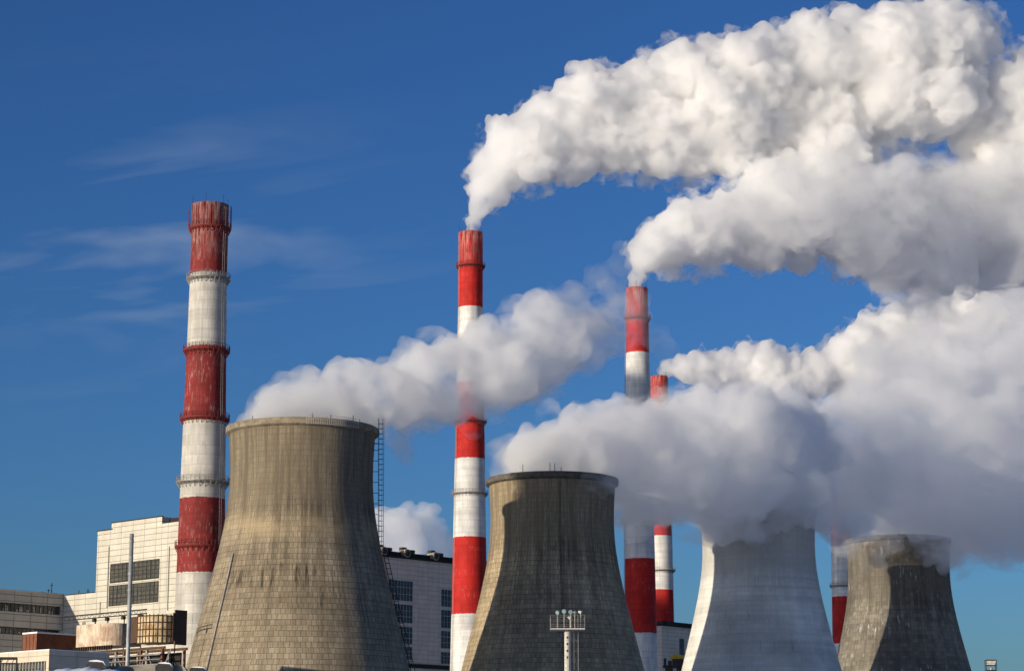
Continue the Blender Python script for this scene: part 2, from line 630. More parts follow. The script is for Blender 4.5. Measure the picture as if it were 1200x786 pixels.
def smooth_prof(prof, n=44):
    zs = [p[1] for p in prof][::-1]
    rs = [p[0] for p in prof][::-1]
    out = []
    for i in range(n):
        z = zs[-1] * i / (n - 1)
        # quadratic smoothing by averaging neighbours
        acc = [np.interp(min(max(z + dz, zs[0]), zs[-1]), zs, rs) for dz in (-3, -1.5, 0, 1.5, 3)]
        out.append((float(sum(acc) / 5), float(z)))
    return out


def prof_r(prof, z):
    zs = [p[1] for p in prof]
    return float(np.interp(z, zs, [p[0] for p in prof]))


def cooling_tower(cx_px, rim_py, D, scale, mat, rimmat, label, rim_out=1.0, rim_h=1.35, dots=(), extras=None):
    c = pt(cx_px, rim_py, D)
    e = empty('cooling_tower', (c.x, D, 0))
    tag(e, label, 'cooling tower', 'cooling towers in a row')
    neck = [(r, z) for r, z in BASE_PROF[1:]]
    neck = [(BASE_PROF[1][0] + 0.05, ZRIM)] + neck
    pr = [(r * scale, z * scale) for r, z in smooth_prof(neck)]
    zt = pr[-1][1]
    b = MB()
    inner = [(r - 0.6, z) for r, z in pr][::-1]
    mats = [0] * (len(pr) - 1) + [0] + [1] * (len(pr) - 1) + [0]
    b.lathe(pr + inner, 128, mats, close=True, uref=18.0)
    b.build('shell', [mat, M['dark_inside']], e, smooth=True)
    # thick lip with a bevelled underside
    rr = pr[-1][0]
    b = MB()
    b.lathe([(rr - 0.9, zt + 0.05), (rr - 0.9, zt - 0.5), (rr + 0.01, zt - rim_h - 0.35), (rr + rim_out * 0.9, zt - rim_h),
             (rr + rim_out, zt - rim_h + 0.12), (rr + rim_out, zt - 0.12), (rr + rim_out - 0.12, zt + 0.05)][::-1], 128, 0, close=True, uref=18.0)
    b.build('rim', rimmat, e)
    # lightning rods and short railing stumps on the lip
    for a, h in dots:
        b = MB()
        x, y = (rr + 0.2) * math.cos(a), (rr + 0.2) * math.sin(a)
        b.bar((x, y, zt), (x, y, zt + h), 0.09, 6)
        b.build('lightning_rod', M['darksteel'], e)
    return e, pr, zt


tan1 = shell_mat('tan_tower_concrete', (0.315, 0.255, 0.172), (0.425, 0.35, 0.242), (0.07, 0.056, 0.042), ZRIM, 1.2, 0.9, 1.0, joint=0.5, hrow_amt=0.42, drip=51.0,
                 bandz=(62.5, 4.0, (0.42, 0.33, 0.20)))
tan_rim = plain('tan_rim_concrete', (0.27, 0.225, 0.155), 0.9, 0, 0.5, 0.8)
brown2 = shell_mat('brown_tower_concrete', (0.40, 0.315, 0.195), (0.58, 0.465, 0.30), (0.11, 0.082, 0.055), ZRIM, 1.2, 0.95, 0.9, white=0.25, joint=0.5, hrow_amt=0.45, drip=30.0)
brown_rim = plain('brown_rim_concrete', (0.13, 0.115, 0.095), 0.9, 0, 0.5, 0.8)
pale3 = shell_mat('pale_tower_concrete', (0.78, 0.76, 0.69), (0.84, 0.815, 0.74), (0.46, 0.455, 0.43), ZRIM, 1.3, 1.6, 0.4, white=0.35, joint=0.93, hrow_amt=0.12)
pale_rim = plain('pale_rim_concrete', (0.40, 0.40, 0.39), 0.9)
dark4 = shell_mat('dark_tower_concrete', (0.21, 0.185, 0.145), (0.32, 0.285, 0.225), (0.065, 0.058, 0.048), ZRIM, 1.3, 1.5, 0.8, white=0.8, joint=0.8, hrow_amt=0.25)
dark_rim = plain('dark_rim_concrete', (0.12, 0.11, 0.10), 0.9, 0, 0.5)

t1, p1, z1 = cooling_tower(354.5, 503, D1, 1.0, tan1, tan_rim,
                           'large tan cooling tower of cast panels with a tall ladder on its flank', 0.75,
                           dots=[(-1.35, 1.0), (-1.1, 0.9), (-0.75, 1.3), (-0.62, 0.8), (-2.2, 0.8)])
t2, p2, z2 = cooling_tower(647, 561, 581.0, 581 * 0.862 / D1, brown2, brown_rim,
                           'brown shaded cooling tower behind the floodlight mast, lit along one edge', 0.8,
                           dots=[(-2.05, 2.0), (-1.62, 2.2), (-1.55, 2.0), (-1.45, 1.0)])
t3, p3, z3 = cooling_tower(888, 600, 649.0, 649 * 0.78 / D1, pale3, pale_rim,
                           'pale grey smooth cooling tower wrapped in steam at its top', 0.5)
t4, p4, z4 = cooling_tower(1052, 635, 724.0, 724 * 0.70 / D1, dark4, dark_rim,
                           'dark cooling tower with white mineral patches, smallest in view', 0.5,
                           dots=[(-1.7, 1.5)])

# ladder hanging beside the first tower, then running down the flare
zl0 = z1 + 2.2
zj = pt(446, 648, D1).z
Rr = p1[-1][0] + 0.75
b = MB()
xs = (Rr + 0.15, Rr + 1.35)
for yy in (-0.5, 0.5):
    b.bar((Rr - 1.2, yy, z1 - 3.5), (Rr + 0.15, yy, z1 - 3.5), 0.06, 5)
    b.bar((xs[0], yy, zl0), (xs[0] + 0.35, yy, zj), 0.055, 5)
b.bar((xs[1], 0, zl0), (xs[1] + 0.2, 0, zj), 0.055, 5)
b.bar((xs[1] - 0.45, 0.5, zl0), (xs[1] - 0.25, 0.5, zj), 0.05, 5)
z = zl0 - 1.2
while z > zj:
    f = (zl0 - z) / (zl0 - zj)
    x0, x1 = xs[0] + 0.35 * f, xs[1] + 0.2 * f
    b.bar((x0, -0.5, z), (x0, 0.5, z), 0.04, 4)
    b.bar((x0, -0.5, z), (x1, 0, z), 0.045, 4)
    b.bar((x0, 0.5, z), (x1, 0, z), 0.045, 4)
    z -= 1.15
z = z1 - 5.0
while z > zj + 3:                # ties back to the shell
    b.bar((prof_r(p1, z) - 0.1, 0, z), (xs[0] + 0.2, 0, z), 0.07, 4)
    z -= 2.4
zz_ = zj
while zz_ > 1:                   # follows the shell below
    za, zb = zz_, max(0.5, zz_ - 1.2)
    ra, rb = prof_r(p1, za) + 0.45, prof_r(p1, zb) + 0.45
    for yy in (-0.5, 0.5):
        b.bar((ra, yy, za), (rb, yy, zb), 0.06, 5)
        b.bar((ra + 0.9, yy * 0.6, za), (rb + 0.9, yy * 0.6, zb), 0.05, 5)
    b.bar((ra, -0.5, za), (ra, 0.5, za), 0.04, 4)
    b.bar((ra, -0.5, za), (ra + 0.9, -0.3, za), 0.04, 4)
    b.bar((ra, 0.5, za), (ra + 0.9, 0.3, za), 0.04, 4)
    zz_ = zb - 0.001
lad = b.build('ladder', M['darksteel'], t1)
lad.rotation_euler = (0, 0, R(-6))
# dark conduit climbing the shell on the sunny side
b = MB()
zc0, zc1 = 2.0, pt(268, 655, D1).z
za = zc0
ang = math.atan2(-1, -1.02)
while za < zc1 - 0.1:
    zb = min(zc1, za + 2.0)
    ra, rb = prof_r(p1, za) + 0.25, prof_r(p1, zb) + 0.25
    b.bar((ra * math.cos(ang), ra * math.sin(ang), za), (rb * math.cos(ang), rb * math.sin(ang), zb), 0.21, 8)
    za = zb
b.build('conduit', M['rail'], t1)
# frost and railing remains on the front lip of the first tower
b = MB()
for i in range(26):
    a = R(-90 + 8) + i * 0.030
    x, y = (Rr + 0.03) * math.cos(a), (Rr + 0.03) * math.sin(a)
    b.bar((x, y, z1 - 1.6), (x, y, z1 + 0.5 + 0.3 * random.random()), 0.05, 4)
for zq in (z1 + 0.45, z1 - 0.3, z1 - 1.3):
    for i in range(25):
        a = R(-90 + 8) + i * 0.030
        a2 = a + 0.030
        b.bar(((Rr + 0.03) * math.cos(a), (Rr + 0.03) * math.sin(a), zq), ((Rr + 0.03) * math.cos(a2), (Rr + 0.03) * math.sin(a2), zq), 0.05, 4)
b.build('railing', M['white_steel'], t1)
# narrow ladder down the shaded face of the second tower
b = MB()
za = z2 - 2.5
ang = R(-84)
while za > 3:
    zb = za - 1.0
    ra, rb = prof_r(p2, za) + 0.2, prof_r(p2, zb) + 0.2
    for s_ in (-0.012, 0.012):
        b.bar((ra * math.cos(ang + s_), ra * math.sin(ang + s_), za), (rb * math.cos(ang + s_), rb * math.sin(ang + s_), zb), 0.035, 4)
    b.bar((ra * math.cos(ang - .012), ra * math.sin(ang - .012), za), (ra * math.cos(ang + .012), ra * math.sin(ang + .012), za), 0.04, 4)
    za = zb
b.build('ladder', M['darksteel'], t2)


# ------------------------------------------------------------------ chimneys
def chimney(cx_px, top_py, D, widths, bands, galleries, mats, rails, label, group, flare=1.15, rods=True, top_cage=False, ladder_ang=None):
    c = pt(cx_px, top_py, D)
    e = empty('striped_chimney', (c.x, D, 0))
    tag(e, label, 'chimney', group)
    zs = [pt(cx_px, y, D).z for y, w in widths]
    rs = [w / 2 * mpp(cx_px, y, D) for y, w in widths]
    # straight taper below the last measured point
    zs2, rs2 = zs + [0.0], rs + [rs[-1] * flare]
    rad = lambda z: float(np.interp(z, zs2[::-1], rs2[::-1]))
    ztop = zs[0]
    levels = [(ztop, bands[0][1])]
    prof, mi = [], []
    edges = [pt(cx_px, y, D).z for y, m_ in bands] + [0.0]
    for k in range(len(bands)):
        z_a, z_b = edges[k], edges[k + 1]
        n = max(2, int((z_a - z_b) / 6))
        for i in range(n):
            z = z_a + (z_b - z_a) * i / n
            prof.append((rad(z), z))
            mi.append(bands[k][1])
    prof.append((rad(0.0), 0.0))
    prof, mi = prof[::-1], [0] * len(mi)
    red_, white_, tw_ = mats
    mats = [banded_mat('banded_paint', edges[1:-1], red_, white_, ztop, tw_), M['dark_inside']]
    th = 0.45
    inner = [(rad(ztop) - th, ztop), (rad(ztop) - th, ztop - 12), (0.01, ztop - 12.2)]
    allp = prof + inner
    allm = mi + [len(mats) - 1] * 3
    b = MB()
    b.lathe(allp, 72, allm[:len(allp) - 1], uref=rad(ztop * 0.6))
    b.build('shaft', mats, e, smooth=True)
    for gi, (y, pw) in enumerate(galleries):
        z = pt(cx_px, y, D).z
        r = rad(z)
        ro = r + pw
        b = MB()
        b.lathe([(r - 0.1, z), (ro, z), (ro, z - 0.28), (r + 0.1, z - 0.9), (r - 0.1, z - 0.9)], 56, 0, close=True)
        rm = rails[gi % len(rails)] if isinstance(rails, list) else rails
        for i in range(28):
            a = 2 * math.pi * i / 28
            ca, sa = math.cos(a), math.sin(a)
            b.bar((ca * (r + 0.02), sa * (r + 0.02), z - 1.7), (ca * (ro - 0.1), sa * (ro - 0.1), z - 0.3), 0.09, 4)
        g = b.build('gallery', rm, e)
        b = MB()
        n = 36
        for i in range(n):
            a, a2 = 2 * math.pi * i / n, 2 * math.pi * (i + 1) / n
            p = (ro - 0.08) * math.cos(a), (ro - 0.08) * math.sin(a)
            q = (ro - 0.08) * math.cos(a2), (ro - 0.08) * math.sin(a2)
            b.bar((*p, z), (*p, z + 1.25), 0.055, 4)
            for h in (0.62, 1.25):
                b.bar((*p, z + h), (*q, z + h), 0.05, 4)
        b.build('railing', rm, g)
    if top_cage:                 # tall uprights and instrument frames round the mouth
        z = pt(cx_px, galleries[0][0], D).z
        b = MB()
        r = rad(z) + galleries[0][1]
        for i in range(22):
            a = 2 * math.pi * (i + 0.5) / 22
            b.bar((r * math.cos(a), r * math.sin(a), z), (r * math.cos(a), r * math.sin(a), ztop - 0.2 - 0.5 * (i % 3)), 0.07, 4)
        b.build('cage', M['rail_red'], e)
    if rods:
        b = MB()
        for i in range(6):
            a = 2 * math.pi * i / 6 + 0.4
            r = rad(ztop) - 0.1
            b.cut()
            b.bar((r * math.cos(a), r * math.sin(a), ztop - 2), (r * math.cos(a), r * math.sin(a), ztop + 2.2), 0.06, 4)
        b.build('lightning_rod', M['darksteel'], e)
    if ladder_ang is not None:
        a = ladder_ang
        b = MB()
        zt_ = ztop - 1
        tx, ty = -math.sin(a) * 0.35, math.cos(a) * 0.35
        ztab = [zt_ - (zt_ - 1) * i / 40 for i in range(41)]
        for i in range(40):
            ra, rb = rad(ztab[i]) + 0.35, rad(ztab[i + 1]) + 0.35
            for s_ in (-1, 1):
                b.bar((ra * math.cos(a) + s_ * tx, ra * math.sin(a) + s_ * ty, ztab[i]), (rb * math.cos(a) + s_ * tx, rb * math.sin(a) + s_ * ty, ztab[i + 1]), 0.06, 4)
        z = zt_
        while z > 2:
            ra = rad(z) + 0.35
            b.bar((ra * math.cos(a) - tx, ra * math.sin(a) - ty, z), (ra * math.cos(a) + tx, ra * math.sin(a) + ty, z), 0.05, 4)
            ra2 = ra + 0.7
            z -= 0.9
        b.build('ladder', M['rail'], e)
    return e


CG = 'red and white banded chimneys'
old = (RED_OLD, WHITE_OLD, 0.7)
new = (RED_NEW, WHITE_NEW, 0.85)
chimney(246.6, 241, 580.0, [(241, 43.2), (322, 42.8), (408, 46), (480, 49), (500, 50), (585, 53), (672, 56), (780, 61)],
        [(241, 0), (322, 1), (408, 0), (492, 1), (585, 0), (672, 1)],
        [(268, 0.75), (327, 0.95), (411, 1.0), (491, 1.0), (565, 1.1), (640, 0.8)], old,
        [M['rail_red'], M['rail'], M['rail_red'], M['rail_red'], M['rail'], M['rail_red']],
        'thick weathered chimney with dull red bands beside the cream building', CG, 1.12, top_cage=True, ladder_ang=R(-35))
chimney(551.6, 273, 900.0, [(273, 28.6), (361, 29), (449, 32), (538, 35.3), (630, 38.6), (720, 42), (786, 45)],
        [(273, 0), (361, 1), (449, 0), (538, 1), (630, 0), (720, 1)],
        [(312, 1.0), (494, 1.0), (578, 1.1)], new, [M['rail_red'], M['rail_red'], M['rail']],
        'tall bright red and white chimney standing between the tan and brown towers', CG, 1.12, ladder_ang=R(-150))
chimney(746.4, 338, 870.0, [(338, 25.2), (414, 27.4), (495, 30.5), (575, 32.6), (655, 35.2), (742, 37.5)],
        [(338, 0), (414, 1), (495, 0), (575, 1), (655, 0), (742, 1)],
        [(373, 0.9), (530, 0.9), (611, 1.2)], new, [M['rail_red'], M['rail_red'], M['rail']],
        'red and white chimney rising through steam just past the brown tower', CG, 1.12, ladder_ang=R(-172))
chimney(772.2, 441, 1200.0, [(441, 19.8), (505, 21), (566, 23), (628, 25), (691, 26.5), (757, 28)],
        [(441, 0), (505, 1), (566, 0), (628, 1), (691, 0), (757, 1)],
        [(470, 0.9), (605, 1.0), (668, 1.6)], new, [M['rail_red'], M['rail_red'], M['rail']],
        'slender chimney half hidden behind another chimney, its red top puffing white smoke', CG, 1.12, ladder_ang=R(-20))
chimney(984.0, 580, 1300.0, [(580, 22), (640, 23.5), (699, 25), (754, 26.5)],
        [(580, 0), (640, 1), (699, 0), (754, 1)],
        [(600, 0.9), (686, 1.2)], new, [M['rail_red'], M['rail']],
        'chimney peeking out between the pale grey and dark towers, top lost in steam', CG, 1.12)

# ------------------------------------------------------------------ the cream block and the grey wing
ALPHA = R(43.0)
bdir = Vector((math.cos(ALPHA), -math.sin(ALPHA), 0))       # local x
adir = Vector((math.sin(ALPHA), math.cos(ALPHA), 0))        # local y


class Facade:
    """pixel -> local coordinates on the planes of a building turned by ALPHA"""

    def __init__(self, px, py, D, alpha=ALPHA):
        self.al = alpha
        self.b = Vector((math.cos(alpha), -math.sin(alpha), 0))
        self.a = Vector((math.sin(alpha), math.cos(alpha), 0))
        p = pt(px, py, D)
        self.o = Vector((p.x, p.y, 0))

    def front(self, px, py, y=0.0):      # plane local y = const -> (x, z)
        q = plane_pt(px, py, self.o + self.a * y, self.a) - self.o
        return q.dot(self.b), q.z

    def side(self, px, py, x=0.0):       # plane local x = const -> (y, z)
        q = plane_pt(px, py, self.o + self.b * x, self.b) - self.o
        return q.dot(self.a), q.z

    def empty(self, name):
        return empty(name, self.o, -self.al)


fb = Facade(75, 695, 640.0)
eb = fb.empty('boiler_house')
tag(eb, 'cream panelled boiler house with two large dark louvre windows and stepped roofline', 'building')
xl, zl = fb.front(112, 694)
_, zk = fb.front(76, 697)
x1_, zt1 = fb.front(112, 623)
x2_, zt2 = fb.front(131, 613)
x3_, zt3 = fb.front(190, 608)
x4_, zt4 = fb.front(208, 609)
b = MB()
b.box(0.004, xl, 0, 40, 0, zl)
b.box(xl + .004, x2_, 0, 40, 0, zt1)
b.box(x2_ + .004, x3_, 0, 40, 0, zt2)
b.box(x3_ + .004, x4_ + 6, 0.06, 40, 0, zt3 - 1.2)
b.build('wall', M['cream_panel'], eb)
b = MB()
b.cut()
b.box(x3_ - 1.0, x4_ + 6.3, 2.5, 41, zt3 - 1.2, zt3 + 0.4)
b.cut()
b.box(xl - .2, x2_ + .5, -0.08, 0.3, zt1 + .003, zt1 + 0.3)
b.cut()
b.box(x2_ - .2, x3_ + .2, -0.08, 0.3, zt2 + .003, zt2 + 0.3)
b.cut()
b.box(0.5, xl - .3, -0.08, 0.3, zl + .003, zl + 0.25)
b.build('roof', M['roof_dark'], eb)
for (pa, pb) in (((130.0, 661), (186.5, 677)), ((128.5, 686.5), (185.5, 704))):
    xa, za_ = fb.front(pa[0], pa[1])
    xb, zb_ = fb.front(pb[0], pb[1] - 4)
    za_ = fb.front(pa[0], pa[1])[1]
    zb_ = za_ - (pb[1] - pa[1] + 6.0) * mpp(150, 680, 620)
    b = MB()
    b.box(xa, xb, -0.05, 0.3, zb_, za_)
    w = b.build('window', M['louvre'], eb)
    b = MB()
    for i in range(13):
        x = xa + (xb - xa) * i / 12
        b.box(x - .05, x + .05, -0.16, -0.052, zb_, za_)
    for z in (za_, zb_, za_ + (zb_ - za_) * .33, za_ + (zb_ - za_) * .66):
        b.box(xa - .05, xb + .05, -0.19, -0.163, z - .07, z + .07)
    b.build('frame', M['darksteel'], w)
b = MB()
for px in (82, 92, 93.5):
    x, z = fb.front(px, 695)
    b.cut()
    b.bar((x, 3, zl), (x, 3, zl + 1.6), 0.12, 5)
b.build('antenna', M['darksteel'], eb)

# grey wing: same corner, its long face turned out of the sun
ew = fb.empty('grey_wing_building')
tag(ew, 'low grey office wing with two ribbon windows, in shade at the frame edge', 'building')
yw0, zw = fb.side(2, 690)
zw_top = fb.side(74, 697)[1]
zr1a, zr1b = fb.side(40, 710.5)[1], fb.side(40, 718.5)[1]
r1t = fb.side(40, 708)[1]; r1b = fb.side(40, 718)[1]
r2t = fb.side(40, 736)[1]; r2b = fb.side(40, 744.5)[1]
yend = fb.side(71, 715)[0]
YL = -95.0
b = MB()
b.box(-30, -0.003, YL, -0.004, 0, r2b)
b.box(-30, -0.003, YL, -0.004, r2t, r1b)
b.box(-30, -0.003, YL, -0.004, r1t, zw_top)
b.box(-30, -0.006, yend, -0.004, r2b + .001, r2t - .001)
b.box(-30, -0.006, yend, -0.004, r1b + .001, r1t - .001)
b.build('wall', M['grey_panel'], ew)
b = MB()
b.box(-30.2, 0.12, YL - .2, -0.05, zw_top + .003, zw_top + 0.35)
b.build('roof', M['hall_panel'], ew)
for zt_, zb_ in ((r1t, r1b), (r2t, r2b)):
    b = MB()
    b.box(-29, -0.5, YL + .5, yend, zb_ + .002, zt_ - .002)
    w = b.build('window', M['glass'], ew)
    b = MB()
    y = YL + 1
    while y < yend:
        b.box(-0.49, -0.38, y - .06, y + .06, zb_ + .003, zt_ - .003)
        y += 1.35
    b.box(-0.375, -0.3, YL + .6, yend - .1, zt_ - .16, zt_ - .004)
    b.box(-0.375, -0.3, YL + .6, yend - .1, zb_ + .004, zb_ + .12)
    b.build('frame', M['darksteel'], w)
    b = MB()
    for _ in range(26):          # pale slabs of random height set just in front of the glass
        y = random.uniform(-40, yend - 2)
        h = random.uniform(.2, .7) * (zt_ - zb_)
        b.cut()
        b.box(-0.497, -0.47, y, y + random.uniform(.3, .8), zb_ + .2, zb_ + .2 + h)
    b.build('pale_slab', M['grey_panel'], w)
b = MB()
for px, h in ((50, 1.0), (57, 1.8), (60.5, 3.6)):
    y, z = fb.side(px, 690, -4)
    b.cut()
    b.bar((-4, y, zw_top), (-4, y, zw_top + h), 0.14, 5)
    b.bar((-4, y - .5, zw_top + h * .8), (-4, y + .5, zw_top + h * .8), 0.08, 5)
b.build('antenna', M['darksteel'], ew)

# ------------------------------------------------------------------ the grey hall behind
fh = Facade(440, 700, 940.0, R(44))
eh = fh.empty('turbine_hall')
tag(eh, 'grey turbine hall with stacked windows behind the ladder of the tan tower', 'building')
YN = fh.side(447, 650)[0]
ztop_h = fh.side(490, 656)[1]
zbase_vis = fh.side(500, 780)[1]
b = MB()
b.box(-40, 0, -60, 150, 0, ztop_h)
b.build('wall', M['hall_panel'], eh)
b = MB()
b.box(-41, 0.6, -60, 150, ztop_h + .003, ztop_h + 1.0)
b.box(-38, -1.2, -60, 150, ztop_h + 1.003, ztop_h + 2.7)
b.build('roof', M['roof_dark'], eh)
for px in (449, 476, 509.5):
    y, z = fh.side(px, 650, 0.0)
    b = MB()
    zc = ztop_h + 2.3
    b.bar((-3.2, y, zc), (0.9, y, zc), 1.75, 14)
    b.bar((0.9, y, zc), (1.25, y, zc), 1.4, 14, m=1, r2=1.2)
    b.box(-3, -1, y - 1.2, y + 1.2, zc + 1.4, zc + 2.6, 1)
    b.box(-3, -.5, y + 2.2, y + 5.5, ztop_h + 2.71, ztop_h + 4.0, 1)
    b.build('roof_vent', [M['vent_tan'], M['darksteel']], eh)
b = MB()
b.box(0.01, 0.5, -60, 150, zbase_vis - 1.0, zbase_vis + 0.6)
b.build('ledge', M['roof_dark'], eh)
for (pl, pr_, ys) in ((455, 483.3, (681, 704.5, 708.5, 730, 734.5, 754.5, 757.5, 773)), (517, 545, (690, 710, 714, 735, 738.5, 759, 763.5, 777))):
    ya = fh.side(pl, 700)[0]
    yb = fh.side(pr_, 700)[0]
    for k in range(4):
        pm = (pr_ - 1) if pl < 500 else pl
        zt_ = fh.side(pm, ys[2 * k])[1]
        zb_ = fh.side(pm, ys[2 * k + 1])[1]
        b = MB()
        b.box(-0.2, 0.06, ya, yb, zb_, zt_)
        w = b.build('window', M['glass'], eh)
        b = MB()
        n = max(5, int(abs(yb - ya) / 1.7))
        for i in range(n + 1):
            y = ya + (yb - ya) * i / n
            b.box(0.063, 0.14, y - .07, y + .07, zb_, zt_)
        for i in range(4):
            z = zb_ + (zt_ - zb_) * i / 3
            b.box(0.145, 0.18, min(ya, yb), max(ya, yb), z - .07, z + .07)
        b.build('frame', M['grey_panel'], w)

# far grey building seen between the chimney and the pale tower
ff = Facade(790, 735, 1120.0, R(41))
ef = ff.empty('far_hall')
tag(ef, 'distant grey hall with a dark roof edge, behind the yellow gantry', 'building')
zf = ff.side(800, 735)[1]
b = MB()
b.box(-50, 0, -10, 60, 0, zf)
b.build('wall', M['hall_panel'], ef)
b = MB()
b.box(-50.5, 0.8, -10.5, 60.5, zf + .003, zf + 2.2)
b.build('roof', M['roof_dark'], ef)
b = MB()
ya, za_ = ff.side(796, 748)
yb, zb_ = ff.side(801.5, 767)
b.box(-0.2, 0.08, ya, yb, zb_, za_)
w = b.build('window', M['glass'], ef)
b = MB()
for i in range(4):
    z = zb_ + (za_ - zb_) * i / 3
    b.box(0.083, 0.16, ya, yb, z - .08, z + .08)
for i in range(3):
    y = ya + (yb - ya) * i / 2
    b.box(0.165, 0.2, y - .06, y + .06, zb_, za_)
b.build('frame', M['darksteel'], w)

# ------------------------------------------------------------------ rusty container-like annex
fr = Facade(43, 755, 500.0, ALPHA)
er = fr.empty('rusty_annex')
tag(er, 'rust brown sheet metal annex with snow on its flat roof', 'building')
xr0, zr_top = fr.front(27, 742)
zr_top = fr.front(43, 741.5)[1]
yr1 = fr.side(90, 750)[0]
b = MB()
b.box(xr0, 0, 0, yr1, 0, zr_top)
b.build('wall', M['rust_box'], er)
b = MB()
b.box(xr0 - .1, .1, -.1, yr1, zr_top + .003, zr_top + .32)
b.build('snow_cover', M['snow'], er)
b = MB()
for i in range(5):
    x = xr0 + (0 - xr0) * i / 4
    b.box(x - .05, x + .05, -.07, -.003, zr_top - 9, zr_top - .05)
b.build('seam', M['duct_dark'], er)

# ------------------------------------------------------------------ low pale building at the lower corner
fl = Facade(57.5, 770, 400.0, ALPHA)
el_ = fl.empty('low_workshop')
tag(el_, 'low pale workshop with a strip of tall windows under a bright parapet', 'building')
zlt = fl.front(57, 761)[1]
xl0 = fl.front(-25, 765)[0]
zwt = fl.front(45, 774.5)[1]
yl1 = fl.side(128, 775)[0]
b = MB()
b.box(xl0, 0, 0, yl1, zwt, zlt)
b.box(-0.8, 0, 0, yl1, 0, zwt - .002)
b.box(xl0, -0.81, 0.4, yl1, 0, zwt - .002)
b.build('wall', M['low_panel'], el_)
b = MB()
b.box(xl0, -0.85, 0.2, 0.395, zwt - 6, zwt - .01)
w = b.build('window', M['louvre'], el_)
b = MB()
x = xl0
while x < -0.9:
    b.box(x - .06, x + .06, 0.08, 0.197, zwt - 6, zwt - .01)
    x += 0.9
b.build('frame', M['white_steel'], w)
b = MB()
b.box(xl0 - .05, .06, -.06, yl1, zlt + .003, zlt + .14)
b.build('roof', M['snow'], el_)

# dark steel gate frame in front of the workshop
eg = empty('pipe_gantry', Vector((pt(10, 786, 330).x, 330, 0)))
tag(eg, 'dark steel pipe gantry crossing in front of the low workshop', 'gantry')
zg = pt(5, 771, 330).z
b = MB()
for x in (-3.5, -1.2, 1.1):
    b.cut()
    b.bar((x, 0, 0), (x, 0, zg), 0.13, 6)
b.build('post', M['darksteel'], eg)
b = MB()
b.bar((-6, 0, zg), (1.15, 0, zg), 0.2, 8)
b.bar((-6, 0, zg - .7), (1.1, 0, zg - .7), 0.10, 8)
for i in range(9):
    x = -6 + i * .8
    b.bar((x, 0, zg - .7), (x + .4, 0, zg), 0.05, 4)
b.build('beam', M['darksteel'], eg)

# ------------------------------------------------------------------ ducts on a trestle
fd = Facade(88, 740, 455.0, ALPHA)
KD = mpp(150, 740, 455)
X0, ztd = fd.front(88.5, 733)
X1, ztd2 = fd.front(146.5, 740, 3.2)
_, zbd = fd.front(88.5, 756)
ztd = fd.front(118, 730)[1]
zbd = fd.front(118, 756)[1]
ed = fd.empty('flue_duct')
tag(ed, 'cream rust-stained flue duct raised on a trestle, plain sided', 'duct', None)
b = MB()
DEP = 7.0
prof_ = [(0.0, zbd), (0.0, ztd - 0.6), (0.5, ztd - 0.1), (1.2, ztd), (DEP, ztd), (DEP, zbd)]
od = [(X0, DEP), (X0, 0.5), (X0 + .15, .15), (X0 + .5, 0.0)]
for i in range(9):
    a = -math.pi / 2 + math.pi / 2 * i / 8
    od.append((X1 - 3.2 + 3.2 * math.cos(a), 3.2 + 3.2 * math.sin(a)))
od.append((X1, DEP))
b.prism([Vector((x, y, zbd)) for x, y in od], Vector((0, 0, ztd - zbd)))
b.build('casing', M['duct_cream'], ed)
b = MB()
n = 17
for i in range(n):
    x = X0 + (X1 - X0) * i / (n - 1)
    b.box(x - .07, x + .07, -.18, .2, zbd - .75, zbd - .003)
b.box(X0, X1, .0, .2, zbd - .9, zbd - .755)
b.build('bracket', M['duct_dark'], ed)
b = MB()
for x in (X0 + 2.0, X0 + 2.6, X0 + 6):
    b.cut()
    b.bar((x, .3, ztd - .3), (x, .3, ztd + .6), .12, 6)
b.build('flange', M['duct_dark'], ed)

eg2 = fd.empty('settling_tank')
tag(eg2, 'golden ribbed tank with a rounded end and dark rusty cladding', 'tank')
Xa = fd.front(161.5, 730)[0]
Xb = fd.front(204.5, 735, 4.08)[0]
ztg = fd.front(185, 719.5)[1]
zbg = fd.front(185, 752)[1]
RD = 3.4
b = MB()
# plan outline: straight front then a rounded end
outl = [(Xa, 5.2), (Xa, 0.0)]
for i in range(11):
    a = -math.pi / 2 + math.pi / 2 * i / 10
    outl.append((Xb - RD * 1.2 + RD * 1.2 * math.cos(a), RD * 1.2 + RD * 1.2 * math.sin(a)))
outl.append((Xb, 5.2))
b.prism([Vector((x, y, zbg)) for x, y in outl], Vector((0, 0, ztg - zbg)))
b.build('casing', M['duct_gold'], eg2)
b = MB()


def outer(o_, d=0.06):
    res = []
    for i, (x, y) in enumerate(o_):
        res.append((x, y))
    return res


front_pts = outl[1:-1]
# ribs: verticals along the outline plus three hoops
L = [0.0]
for i in range(1, len(front_pts)):
    L.append(L[-1] + math.dist(front_pts[i], front_pts[i - 1]))
nn = 11
for k in range(nn):
    s = L[-1] * k / (nn - 1)
    x = np.interp(s, L, [p[0] for p in front_pts])
    y = np.interp(s, L, [p[1] for p in front_pts])
    b.bar((x, y - .02, zbg), (x, y - .02, ztg + .25), 0.11, 5)
for z in (zbg + .05, zbg + (ztg - zbg) * .26, zbg + (ztg - zbg) * .5, zbg + (ztg - zbg) * .75, ztg - .05):
    for i in range(len(front_pts) - 1):
        b.bar((*front_pts[i], z), (*front_pts[i + 1], z), 0.12, 5)
b.build('rib', M['duct_dark'], eg2)
b = MB()
Xc = fd.front(204.0, 735, 2.4)[0] - .3
Xe = fd.front(219.0, 735, 5.2)[0]
b.cut()
b.box(Xc + .3, Xe, 2.4, 5.2, zbg - .4, ztg + .9)
b.cut()
b.box(Xc + .6, Xe - .15, 1.9, 2.38, zbg + .3, ztg + .3)
